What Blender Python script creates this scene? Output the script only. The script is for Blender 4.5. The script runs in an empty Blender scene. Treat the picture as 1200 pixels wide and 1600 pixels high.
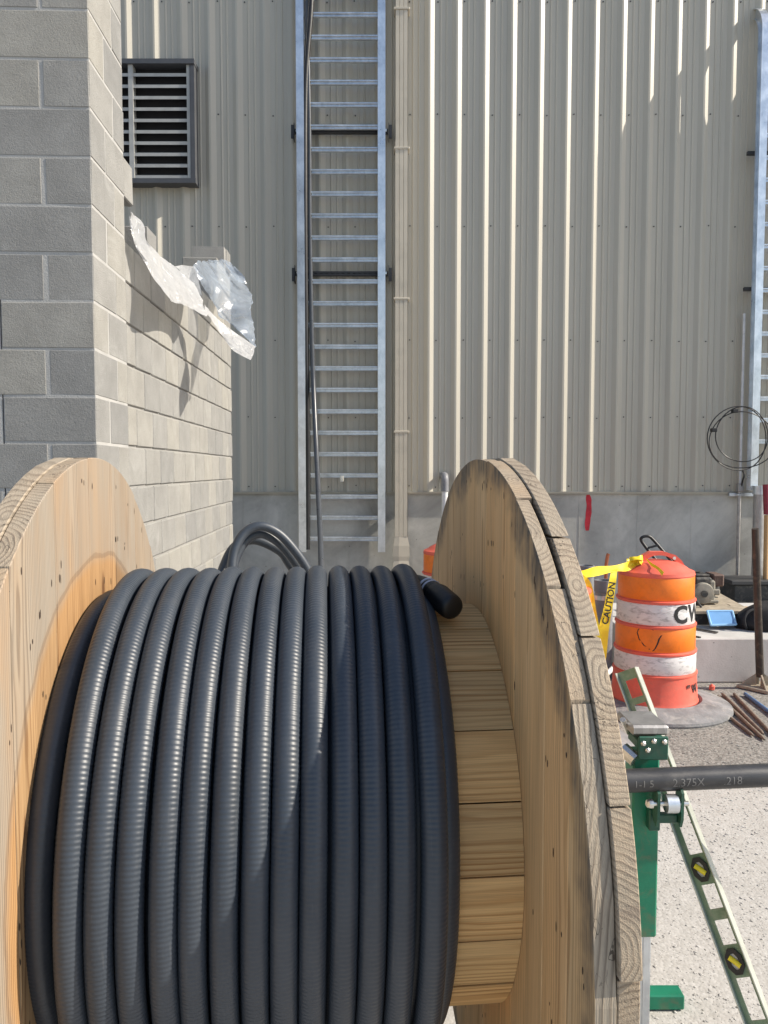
import bpy, math, random
from mathutils import Vector, Matrix, noise
R = math.radians
random.seed(7)
S = bpy.context.scene
C = S.collection

# ------------------------------------------------------------------ camera, sky, sun, exposure
CAM_H, FPX, PITCH = 1.71, 1200.0, R(3.11)
cd = bpy.data.cameras.new('camera'); cam = bpy.data.objects.new('camera', cd); C.objects.link(cam)
cam.location = (0, 0, CAM_H); cam.rotation_euler = (R(90) - PITCH, 0, 0)
cd.sensor_fit = 'VERTICAL'; cd.sensor_height = 36; cd.lens = 27.0
cd.clip_start = .05; cd.clip_end = 3000
S.camera = cam
SUN_EL, SUN_AZ = R(37), R(7.2)          # azimuth measured from +X towards the camera side
w = bpy.data.worlds.new('World'); S.world = w; w.use_nodes = True
nt = w.node_tree
sky = nt.nodes.new('ShaderNodeTexSky'); sky.sky_type = 'NISHITA'; sky.sun_disc = False
sky.sun_elevation = SUN_EL; sky.sun_rotation = R(90) + SUN_AZ
sky.air_density = 1.0; sky.dust_density = 1.2
bg = nt.nodes['Background']; bg.inputs['Strength'].default_value = .135
nt.links.new(sky.outputs[0], bg.inputs[0])
sd = bpy.data.lights.new('sun', 'SUN'); sun = bpy.data.objects.new('sun', sd); C.objects.link(sun)
sd.energy = 5.0; sd.angle = R(.53); sd.color = (1, .915, .785)
tv = Vector((-math.cos(SUN_EL) * math.cos(SUN_AZ), math.cos(SUN_EL) * math.sin(SUN_AZ), -math.sin(SUN_EL)))
sun.rotation_euler = tv.to_track_quat('-Z', 'Y').to_euler(); sun.location = (6, -3, 8)
S.view_settings.view_transform = 'Standard'; S.view_settings.look = 'None'
S.view_settings.exposure = .42; S.view_settings.gamma = 1; S.view_settings.use_curve_mapping = False

def W(px, py, Y):
    """world point seen at photo pixel (1200x1600) at distance Y"""
    u, v = (px - 600) / FPX, (py - 800) / FPX
    d = Vector((u, math.cos(PITCH) - v * math.sin(PITCH), -math.sin(PITCH) - v * math.cos(PITCH)))
    d *= Y / d.y
    return Vector((d.x, d.y, d.z + CAM_H))
def G(px, py, z=0.0):
    """point on the level z seen at a pixel"""
    p = W(px, py, 1.0); d = p - Vector((0, 0, CAM_H))
    t = (z - CAM_H) / d.z
    return Vector((d.x * t, d.y * t, z))

# ------------------------------------------------------------------ node helpers and materials
class NT:
    def __init__(s, name):
        m = bpy.data.materials.new(name); m.use_nodes = True
        s.m, s.t = m, m.node_tree; s.b = s.t.nodes['Principled BSDF']; s.out = s.t.nodes['Material Output']
    def n(s, typ, **kw):
        nd = s.t.nodes.new(typ)
        for k, v in kw.items(): setattr(nd, k, v)
        return nd
    def l(s, a, b): s.t.links.new(a, b)
    def val(s, sock, v):
        if hasattr(v, 'is_linked') or isinstance(v, bpy.types.NodeSocket): s.l(v, sock)
        else: sock.default_value = v
    def math(s, op, a, b=0.0, c=None, clamp=False):
        nd = s.n('ShaderNodeMath', operation=op, use_clamp=clamp)
        s.val(nd.inputs[0], a); s.val(nd.inputs[1], b)
        if c is not None: s.val(nd.inputs[2], c)
        return nd.outputs[0]
    def mix(s, f, a, b, mode='MIX'):
        nd = s.n('ShaderNodeMix', data_type='RGBA', blend_type=mode)
        s.val(nd.inputs[0], f)
        for i, v in ((6, a), (7, b)):
            if isinstance(v, (tuple, list)): nd.inputs[i].default_value = (*v[:3], 1)
            else: s.l(v, nd.inputs[i])
        return nd.outputs[2]
    def ramp(s, f, stops, interp='LINEAR'):
        nd = s.n('ShaderNodeValToRGB'); nd.color_ramp.interpolation = interp; e = nd.color_ramp.elements
        while len(e) < len(stops): e.new(.5)
        for i, (p, c) in enumerate(stops):
            e[i].position = p; e[i].color = (*(c if isinstance(c, (tuple, list)) else (c, c, c)), 1)
        s.val(nd.inputs[0], f); return nd.outputs[0]
    def noise(s, vec, scale, detail=4, rough=.55, dist=0):
        nd = s.n('ShaderNodeTexNoise'); nd.inputs['Scale'].default_value = scale
        nd.inputs['Detail'].default_value = detail; nd.inputs['Roughness'].default_value = rough
        nd.inputs['Distortion'].default_value = dist
        if vec is not None: s.l(vec, nd.inputs['Vector'])
        return nd.outputs['Fac']
    def coords(s):
        """object coordinates shifted by a random amount per object, so copies differ"""
        tc = s.n('ShaderNodeTexCoord'); oi = s.n('ShaderNodeObjectInfo')
        s.rnd = oi.outputs['Random']
        mu = s.math('MULTIPLY', s.rnd, 37.0)
        cb = s.n('ShaderNodeCombineXYZ')
        for i in range(3): s.l(mu, cb.inputs[i])
        va = s.n('ShaderNodeVectorMath', operation='ADD')
        s.l(tc.outputs['Object'], va.inputs[0]); s.l(cb.outputs[0], va.inputs[1])
        s.obj = tc.outputs['Object']
        return va.outputs[0]
    def scale(s, vec, sc):
        nd = s.n('ShaderNodeMapping'); nd.inputs['Scale'].default_value = sc; s.l(vec, nd.inputs[0]); return nd.outputs[0]
    def bump(s, h, strength, dist=.01, prev=None):
        nd = s.n('ShaderNodeBump'); nd.inputs['Strength'].default_value = strength; nd.inputs['Distance'].default_value = dist
        s.l(h, nd.inputs['Height'])
        if prev is not None: s.l(prev, nd.inputs['Normal'])
        return nd.outputs[0]
    def fin(s, col, rough, metal=0.0, normal=None, spec=None):
        b = s.b
        if isinstance(col, (tuple, list)): b.inputs['Base Color'].default_value = (*col[:3], 1)
        else: s.l(col, b.inputs['Base Color'])
        s.val(b.inputs['Roughness'], rough); b.inputs['Metallic'].default_value = metal
        if normal is not None: s.l(normal, b.inputs['Normal'])
        if spec is not None: b.inputs['Specular IOR Level'].default_value = spec
        return s.m

def simple(name, col, rough=.5, metal=0.0, var=.12, scale=9, bump=.05, bscale=60, dirt=None, dirt_amt=.35, spec=None, stretch=(1, 1, 1)):
    """one paint or material with mottling, wear and fine relief"""
    k = NT(name); v = k.scale(k.coords(), stretch)
    n = k.noise(v, scale, 5, .6)
    dark = tuple(c * (1 - var) for c in col); light = tuple(min(1, c * (1 + var)) for c in col)
    c = k.ramp(n, [(.3, dark), (.7, light)])
    if dirt:
        m = k.ramp(k.noise(v, scale * 1.7, 7, .65, .5), [(.5, 0), (.72, 1)])
        c = k.mix(k.math('MULTIPLY', m, dirt_amt), c, dirt)
    r = k.math('MULTIPLY_ADD', n, .25, rough - .12)
    nb = k.bump(k.noise(v, bscale, 4, .6), bump, .01) if bump else None
    return k.fin(c, r, metal, nb, spec)

def wood(name, early, late, grey, grey_amt, stain=None, ring=.0065, rough=.7, bump=.25, cracks=0.0):
    k = NT(name)
    at = k.n('ShaderNodeAttribute', attribute_name='gc'); gc = at.outputs['Vector']
    k.coords()
    dn = k.n('ShaderNodeTexNoise'); dn.inputs['Scale'].default_value = 1.0; dn.inputs['Detail'].default_value = 3
    k.l(k.scale(gc, (1.3, 7, 7)), dn.inputs['Vector'])
    va = k.n('ShaderNodeVectorMath', operation='SUBTRACT'); k.l(dn.outputs['Color'], va.inputs[0]); va.inputs[1].default_value = (.5, .5, .5)
    sc = k.n('ShaderNodeVectorMath', operation='SCALE'); k.l(va.outputs[0], sc.inputs[0]); sc.inputs['Scale'].default_value = .045
    ad = k.n('ShaderNodeVectorMath', operation='ADD'); k.l(gc, ad.inputs[0]); k.l(sc.outputs[0], ad.inputs[1])
    sp = k.n('ShaderNodeSeparateXYZ'); k.l(ad.outputs[0], sp.inputs[0])
    rr = k.math('SQRT', k.math('ADD', k.math('POWER', sp.outputs[1], 2), k.math('POWER', sp.outputs[2], 2)))
    fr = k.math('FRACT', k.math('DIVIDE', rr, ring))
    late_f = k.ramp(fr, [(0, .25), (.12, 0), (.5, .12), (.86, 1), (.95, .8), (1, .25)])
    wide = k.noise(k.scale(gc, (.7, 16, 16)), 1.0, 3)
    late_f = k.math('MULTIPLY', late_f, k.ramp(wide, [(.3, .25), (.7, 1)]))
    c = k.mix(late_f, early, late)
    fib = k.noise(k.scale(gc, (6, 420, 420)), 1.0, 2)
    c = k.mix(k.math('MULTIPLY', k.ramp(fib, [(.35, 1), (.6, 0)]), .3), c, tuple(x * .55 for x in late))
    hue = k.ramp(k.rnd, [(0, (.74, .71, .70)), (.5, (1, 1, 1)), (1, (1.12, .99, .84))])
    c = k.mix(1.0, c, hue, 'MULTIPLY')
    stk = k.noise(k.scale(gc, (1.5, 70, 70)), 1.0, 4, .6)
    c = k.mix(k.math('MULTIPLY', k.ramp(stk, [(.5, 0), (.72, 1)]), .38), c, tuple(x * .5 for x in late))
    # knots
    vo = k.n('ShaderNodeTexVoronoi'); vo.inputs['Scale'].default_value = 1.0
    k.l(k.scale(gc, (2.2, 7, 3)), vo.inputs['Vector'])
    kn = k.ramp(vo.outputs['Distance'], [(.05, 1), (.12, 0)])
    c = k.mix(k.math('MULTIPLY', kn, .8), c, (.09, .035, .015))
    # weathering to grey
    big = k.noise(k.scale(gc, (2.5, 12, 12)), 1.0, 5, .6)
    g = k.math('MULTIPLY', k.ramp(big, [(.25, .45), (.65, 1)]), grey_amt)
    gcol = k.mix(late_f, grey, tuple(x * .5 for x in grey))
    if stain:
        ob = k.n('ShaderNodeSeparateXYZ'); k.l(k.obj, ob.inputs[0])
        rad = k.math('SQRT', k.math('ADD', k.math('POWER', ob.outputs[1], 2), k.math('POWER', ob.outputs[2], 2)))
        wob = k.noise(k.obj, 5.0, 4, .6); rad2 = k.math('ADD', rad, k.math('MULTIPLY', k.math('SUBTRACT', wob, .5), stain.get('wob', .1)))
        a, bnd = stain['r0'], stain['r1']
        mr = k.n('ShaderNodeMapRange', interpolation_type='SMOOTHSTEP'); k.l(rad2, mr.inputs[0])
        mr.inputs[1].default_value = a; mr.inputs[2].default_value = bnd
        g = k.math('MULTIPLY', g, k.math('ADD', mr.outputs[0], stain.get('base', 0.0), clamp=True))
        c = k.mix(g, c, gcol)
        if stain.get('line'):
            ln = k.math('MULTIPLY', k.math('COMPARE', rad2, (a + bnd) / 2 + .006, .006), .28)
            c = k.mix(ln, c, (.10, .06, .035))
        if stain.get('edge'):
            me = k.n('ShaderNodeMapRange', interpolation_type='SMOOTHSTEP'); k.l(rad2, me.inputs[0])
            me.inputs[1].default_value = stain['edge'][0]; me.inputs[2].default_value = stain['edge'][1]
            mm = k.math('MULTIPLY', me.outputs[0], k.ramp(k.noise(k.scale(gc, (4, 25, 25)), 1.0, 4, .7), [(.32, .25), (.6, .95)]))
            c = k.mix(mm, c, (.085, .08, .072))
    else:
        c = k.mix(g, c, gcol)
    if cracks:
        cn = k.noise(k.scale(gc, (14, 30, 30)), 1.0, 3, .6, .4)
        ck = k.math('MULTIPLY', k.math('COMPARE', cn, .47, .006), k.ramp(k.noise(gc, 9.0, 2), [(.5, 0), (.6, 1)]))
        c = k.mix(k.math('MULTIPLY', ck, cracks), c, (.035, .025, .018))
        dz = k.ramp(k.noise(k.scale(gc, (8, 20, 20)), 1.0, 5, .7), [(.52, 0), (.75, 1)])
        c = k.mix(k.math('MULTIPLY', dz, .45), c, (.13, .11, .09))
    nb = k.bump(k.math('ADD', k.math('MULTIPLY', late_f, .6), fib), bump, .002)
    return k.fin(c, rough, 0, nb, .25)

def cmu_mat(name, col):
    k = NT(name); v = k.coords()
    n1 = k.noise(v, 7, 5, .6); n2 = k.noise(v, 150, 4, .75); n3 = k.noise(v, 70, 4, .65)
    c = k.ramp(n1, [(.25, tuple(x * .86 for x in col)), (.75, tuple(x * 1.12 for x in col))])
    c = k.mix(1.0, c, k.ramp(k.rnd, [(0, (.85, .86, .88)), (.5, (1, 1, 1)), (1, (1.13, 1.11, 1.06))]), 'MULTIPLY')
    pit = k.ramp(n2, [(.3, 0), (.42, 1)])
    c = k.mix(k.math('MULTIPLY', k.math('SUBTRACT', 1.0, pit), .62), c, tuple(x * .45 for x in col))
    c = k.mix(k.math('MULTIPLY', k.ramp(n3, [(.62, 0), (.75, 1)]), .35), c, tuple(x * 1.45 for x in col))
    eff = k.ramp(k.noise(v, 3.2, 6, .7, 1.0), [(.56, 0), (.75, 1)])
    c = k.mix(k.math('MULTIPLY', eff, .3), c, (.5, .5, .48))
    nb = k.bump(k.math('ADD', n2, k.math('MULTIPLY', n3, .8)), .8, .005)
    return k.fin(c, .92, 0, nb, .2)

def concrete_mat(name, col, stain=1.0):
    k = NT(name); k.coords(); v = k.obj
    n1 = k.noise(v, 1.3, 6, .65, .6); n2 = k.noise(v, 9, 5, .6); n3 = k.noise(v, 60, 4, .7)
    c = k.ramp(n1, [(.33, tuple(x * (1 - .36 * stain) for x in col)), (.5, col), (.66, tuple(x * (1 + .35 * stain) for x in col))])
    c = k.mix(k.math('MULTIPLY', k.ramp(n2, [(.5, 0), (.8, 1)]), .35), c, tuple(x * .7 for x in col))
    vo = k.n('ShaderNodeTexVoronoi'); vo.inputs['Scale'].default_value = 9; k.l(v, vo.inputs['Vector'])
    c = k.mix(k.math('MULTIPLY', k.ramp(vo.outputs['Distance'], [(.03, 1), (.06, 0)]), .7), c, (.03, .03, .03))
    drip = k.noise(k.scale(v, (9, 9, .6)), 1.0, 5, .65)
    c = k.mix(k.math('MULTIPLY', k.ramp(drip, [(.55, 0), (.75, 1)]), .3 * stain), c, (.52, .5, .46))
    nb = k.bump(k.math('ADD', n3, k.math('MULTIPLY', n2, .6)), .25, .006)
    return k.fin(c, .88, 0, nb, .25)

def galv_mat(name, col=(.62, .66, .70), rough=.34):
    k = NT(name); v = k.coords()
    vo = k.n('ShaderNodeTexVoronoi'); vo.inputs['Scale'].default_value = 45; k.l(k.scale(v, (1, 1, .5)), vo.inputs['Vector'])
    n = k.noise(v, 6, 5, .6)
    bw = k.n('ShaderNodeRGBToBW'); k.l(vo.outputs['Color'], bw.inputs[0])
    c = k.mix(.25, k.ramp(n, [(.3, tuple(x * .8 for x in col)), (.7, tuple(min(1, x * 1.12) for x in col))]), bw.outputs[0], 'SOFT_LIGHT')
    r = k.math('MULTIPLY_ADD', n, .3, rough - .12)
    return k.fin(c, r, .85, k.bump(k.noise(v, 30, 3), .06, .01))

def siding_mat(name, col):
    k = NT(name); k.coords(); v = k.obj
    geo = k.n('ShaderNodeNewGeometry'); P = geo.outputs['Position']
    n = k.noise(k.scale(P, (2.2, 2.2, .35)), 1.0, 5, .6)
    c = k.ramp(n, [(.3, tuple(x * .93 for x in col)), (.7, tuple(x * 1.05 for x in col))])
    st = k.noise(k.scale(P, (26, 26, .5)), 1.0, 4, .6)
    c = k.mix(k.math('MULTIPLY', k.ramp(st, [(.55, 0), (.8, 1)]), .22), c, tuple(x * .62 for x in col))
    c = k.mix(1.0, c, k.ramp(k.rnd, [(0, (.96, .97, .98)), (1, (1.03, 1.02, 1))]), 'MULTIPLY')
    dent = k.noise(k.scale(P, (3.5, 3.5, 1.1)), 1.0, 2)
    return k.fin(c, .42, 0, k.bump(dent, .10, .02), .45)

def cable_mat(name):
    k = NT(name); v = k.coords()
    n = k.noise(v, 5, 5, .6); f = k.noise(v, 90, 4, .7)
    c = k.ramp(n, [(.3, (.031, .040, .053)), (.7, (.043, .053, .068))])
    c = k.mix(k.math('MULTIPLY', k.ramp(f, [(.55, 0), (.8, 1)]), .22), c, (.10, .10, .105))
    dust = k.ramp(k.noise(v, 2.2, 6, .7, 1.2), [(.5, 0), (.78, 1)])
    c = k.mix(k.math('MULTIPLY', dust, .14), c, (.14, .13, .115))
    scf = k.ramp(k.noise(k.scale(v, (140, 9, 9)), 1.0, 5, .7), [(.6, 0), (.74, 1)])
    c = k.mix(k.math('MULTIPLY', scf, .22), c, (.16, .16, .16))
    r = k.math('MULTIPLY_ADD', f, .2, .33)
    return k.fin(c, r, 0, k.bump(f, .04, .004), .55)

def gravel_mat():
    k = NT('gravel_ground'); geo = k.n('ShaderNodeNewGeometry'); P = geo.outputs['Position']
    vo = k.n('ShaderNodeTexVoronoi'); vo.inputs['Scale'].default_value = 85; k.l(P, vo.inputs['Vector'])
    vo2 = k.n('ShaderNodeTexVoronoi'); vo2.inputs['Scale'].default_value = 34; k.l(P, vo2.inputs['Vector'])
    big = k.noise(P, 1.1, 5, .65)
    sp = k.n('ShaderNodeSeparateXYZ'); k.l(P, sp.inputs[0])
    yy = k.math('ADD', sp.outputs[1], k.math('MULTIPLY', k.math('SUBTRACT', big, .5), 1.0))
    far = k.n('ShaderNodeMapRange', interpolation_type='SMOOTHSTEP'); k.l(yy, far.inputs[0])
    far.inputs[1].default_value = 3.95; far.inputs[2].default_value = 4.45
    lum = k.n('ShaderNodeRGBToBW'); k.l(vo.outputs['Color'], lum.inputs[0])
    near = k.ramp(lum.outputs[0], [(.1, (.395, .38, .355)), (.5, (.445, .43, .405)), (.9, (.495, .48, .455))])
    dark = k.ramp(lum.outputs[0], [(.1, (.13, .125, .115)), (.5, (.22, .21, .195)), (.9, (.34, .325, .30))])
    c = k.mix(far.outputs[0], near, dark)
    c = k.mix(k.math('MULTIPLY', k.ramp(k.noise(P, 3.5, 7, .7), [(.4, 0), (.7, 1)]), .35), c, (.30, .28, .25))
    h = k.math('ADD', k.math('SUBTRACT', 1.0, vo.outputs['Distance']), k.math('MULTIPLY', k.math('SUBTRACT', 1.0, vo2.outputs['Distance']), .7))
    return k.fin(c, .95, 0, k.bump(h, .22, .006), .15)

def stone_mat():
    k = NT('crushed_stone'); geo = k.n('ShaderNodeNewGeometry')
    at = k.n('ShaderNodeAttribute', attribute_name='tone')
    c = k.mix(k.ramp(k.noise(geo.outputs['Position'], 60, 3), [(.3, 0), (.7, 1)]), at.outputs['Color'], (.4, .38, .35))
    c = k.mix(.35, at.outputs['Color'], c)
    return k.fin(c, .95, 0, None, .15)

def film_mat(name, white, trans, bst=.7):
    k = NT(name); v = k.coords()
    t = k.t; t.nodes.remove(k.b)
    d = k.n('ShaderNodeBsdfDiffuse'); d.inputs[0].default_value = (*white, 1)
    tl = k.n('ShaderNodeBsdfTranslucent'); tl.inputs[0].default_value = (*white, 1)
    gl = k.n('ShaderNodeBsdfGlossy'); gl.inputs['Roughness'].default_value = .16; gl.inputs[0].default_value = (.9, .9, .9, 1)
    tp = k.n('ShaderNodeBsdfTransparent')
    b = k.bump(k.noise(v, 16, 5, .6, 1.2), bst, .03)
    for nd in (d, tl, gl): k.l(b, nd.inputs['Normal'])
    m1 = k.n('ShaderNodeMixShader'); m1.inputs[0].default_value = .45; k.l(d.outputs[0], m1.inputs[1]); k.l(tl.outputs[0], m1.inputs[2])
    m2 = k.n('ShaderNodeMixShader'); k.l(m1.outputs[0], m2.inputs[1]); k.l(tp.outputs[0], m2.inputs[2])
    k.l(k.ramp(k.noise(v, 5, 4, .6), [(.3, trans * .6), (.7, min(1, trans * 1.4))]), m2.inputs[0])
    m3 = k.n('ShaderNodeMixShader'); m3.inputs[0].default_value = .11; k.l(m2.outputs[0], m3.inputs[1]); k.l(gl.outputs[0], m3.inputs[2])
    k.l(m3.outputs[0], k.out.inputs[0])
    return k.m

M = {}
M['siding'] = siding_mat('beige_siding_paint', (.46, .434, .368))
M['trim'] = simple('dark_trim', (.075, .078, .085), .5)
M['louver'] = simple('louver_paint', (.40, .40, .38), .5)
M['louver_dark'] = simple('louver_interior', (.012, .012, .015), .8)
M['foundation'] = concrete_mat('foundation_concrete', (.43, .42, .385), stain=.9)
M['pad'] = concrete_mat('pad_concrete', (.52, .51, .49), stain=.4)
M['cmu'] = cmu_mat('grey_block', (.285, .281, .267))
M['mortar'] = simple('mortar', (.30, .295, .28), .95, var=.1, bump=.4, bscale=150)
M['mortar_light'] = simple('pale_mortar', (.39, .385, .37), .95, var=.1, bump=.4, bscale=150)
M['galv'] = galv_mat('galvanised_steel')
M['alu'] = galv_mat('aluminium_rail', (.74, .77, .80), .30)
M['galv_dull'] = galv_mat('dull_galvanised', (.42, .41, .40), .5)
M['strut'] = simple('dark_strut', (.06, .06, .062), .55, .5)
M['cable'] = cable_mat('grey_conduit_jacket')
M['loop'] = simple('smooth_conduit', (.06, .066, .075), .3, var=.1, bump=.03)
M['black'] = simple('black_rubber', (.012, .012, .013), .45, var=.3, bump=.15, bscale=40)
M['black_cloth'] = simple('black_cloth', (.016, .017, .02), .9, var=.3, bump=.4, bscale=120)
M['tape'] = simple('white_tape', (.62, .63, .72), .5)
M['downspout'] = simple('downspout_paint', (.52, .47, .38), .42, var=.06, scale=3, dirt=(.2, .18, .15), dirt_amt=.25)
M['orange'] = simple('orange_plastic', (.74, .13, .085), .5, var=.12, dirt=(.35, .16, .12), dirt_amt=.4)
M['sheet_orange'] = simple('orange_reflective', (.86, .20, .012), .38, var=.06, scale=14, dirt=(.45, .12, .03), dirt_amt=.3)
M['sheet_white'] = simple('white_reflective', (.70, .68, .67), .42, var=.07, scale=10, dirt=(.16, .15, .15), dirt_amt=.85, stretch=(1, 1, 2.5))
M['rubber'] = simple('dusty_rubber', (.20, .20, .205), .85, var=.35, scale=7, bump=.3, dirt=(.42, .40, .37), dirt_amt=.6)
M['mark'] = simple('black_marking', (.02, .02, .022), .8)
M['yellow'] = simple('yellow_tape', (.80, .60, .02), .42, var=.08)
M['yellow_dark'] = simple('vial_yellow', (.75, .62, .03), .2)
M['green'] = simple('green_paint', (.006, .17, .095), .38, var=.16, scale=12, dirt=(.17, .11, .07), dirt_amt=.5)
M['green_dark'] = simple('dark_green_paint', (.012, .085, .055), .42, var=.2, dirt=(.12, .1, .08), dirt_amt=.35)
M['pipe'] = simple('black_steel_pipe', (.045, .046, .05), .42, .25, var=.25, scale=14, dirt=(.16, .15, .14), dirt_amt=.4, stretch=(.4, 1, 1))
M['chalk'] = simple('chalk_white', (.15, .15, .15), .9)
M['level'] = simple('level_metal', (.46, .48, .42), .4, .4, var=.12, dirt=(.6, .58, .52), dirt_amt=.5)
M['level_green'] = simple('level_green', (.17, .25, .17), .42, .35, var=.25, scale=16, dirt=(.42, .42, .36), dirt_amt=.5)
M['bolt'] = galv_mat('zinc_bolt', (.75, .74, .7), .25)
M['rust'] = simple('rusty_steel', (.20, .16, .125), .75, .2, var=.35, scale=20, dirt=(.32, .25, .18), dirt_amt=.5)
M['tamper'] = simple('worn_brown_steel', (.055, .045, .039), .55, .4, var=.3, dirt=(.3, .24, .17), dirt_amt=.4)
M['dusty_steel'] = simple('dusty_plate', (.34, .29, .22), .85, var=.3, scale=12, bump=.3)
M['blue_rod'] = simple('blue_paint', (.07, .16, .33), .5, dirt=(.3, .28, .25))
M['blue_tray'] = simple('blue_panel', (.16, .34, .62), .35, var=.05)
M['blue_edge'] = simple('blue_edge', (.30, .55, .82), .4, var=.05)
M['grey_pvc'] = simple('grey_pvc', (.20, .205, .22), .5, var=.12, dirt=(.4, .38, .35), dirt_amt=.25)
M['white_pvc'] = simple('white_pvc', (.66, .66, .66), .45, dirt=(.3, .28, .25))
M['copper'] = simple('copper_tube', (.45, .17, .09), .35, .7)
M['engine'] = simple('dusty_engine_grey', (.24, .225, .19), .7, .2, var=.25, scale=18, dirt=(.4, .34, .26), dirt_amt=.6)
M['engine_black'] = simple('engine_black', (.03, .03, .03), .6, dirt=(.28, .25, .2), dirt_amt=.45)
M['engine_rust'] = simple('muffler_brown', (.13, .085, .07), .7, .3, dirt=(.3, .25, .2))
M['card'] = simple('cardboard', (.42, .28, .14), .85)
M['handle_wood'] = simple('ash_handle', (.42, .25, .11), .6, stretch=(1, 1, .2))
M['maroon'] = simple('maroon_grip', (.22, .02, .035), .5)
M['red_spray'] = simple('red_spray_paint', (.52, .03, .045), .8, var=.2, scale=25)
M['nail'] = simple('rusty_nail', (.03, .016, .01), .8)
M['wood_left'] = wood('reel_wood_left', (.44, .295, .16), (.20, .108, .05), (.335, .287, .23), 1.0, dict(r0=.575, r1=.625, wob=.045, base=.0, line=True))
M['wood_right'] = wood('reel_wood_right', (.80, .54, .27), (.46, .25, .09), (.50, .40, .28), .3, dict(r0=.35, r1=.85, wob=.3, base=.25, edge=(.755, .85)))
M['wood_rim'] = wood('reel_wood_weathered', (.44, .35, .25), (.17, .115, .075), (.36, .315, .25), .7, ring=.0095, bump=.6, cracks=.8)
M['wood_drum'] = wood('reel_wood_drum', (.82, .56, .26), (.48, .25, .085), (.5, .4, .25), .15, ring=.011)
M['film'] = film_mat('white_plastic_film', (.68, .685, .69), .14)
M['film_clear'] = film_mat('clear_plastic_film', (.46, .53, .62), .46, .35)
M['gravel'] = gravel_mat()
M['stone'] = stone_mat()
M['roof'] = simple('roof_sheet', (.3, .3, .29), .6)

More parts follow.
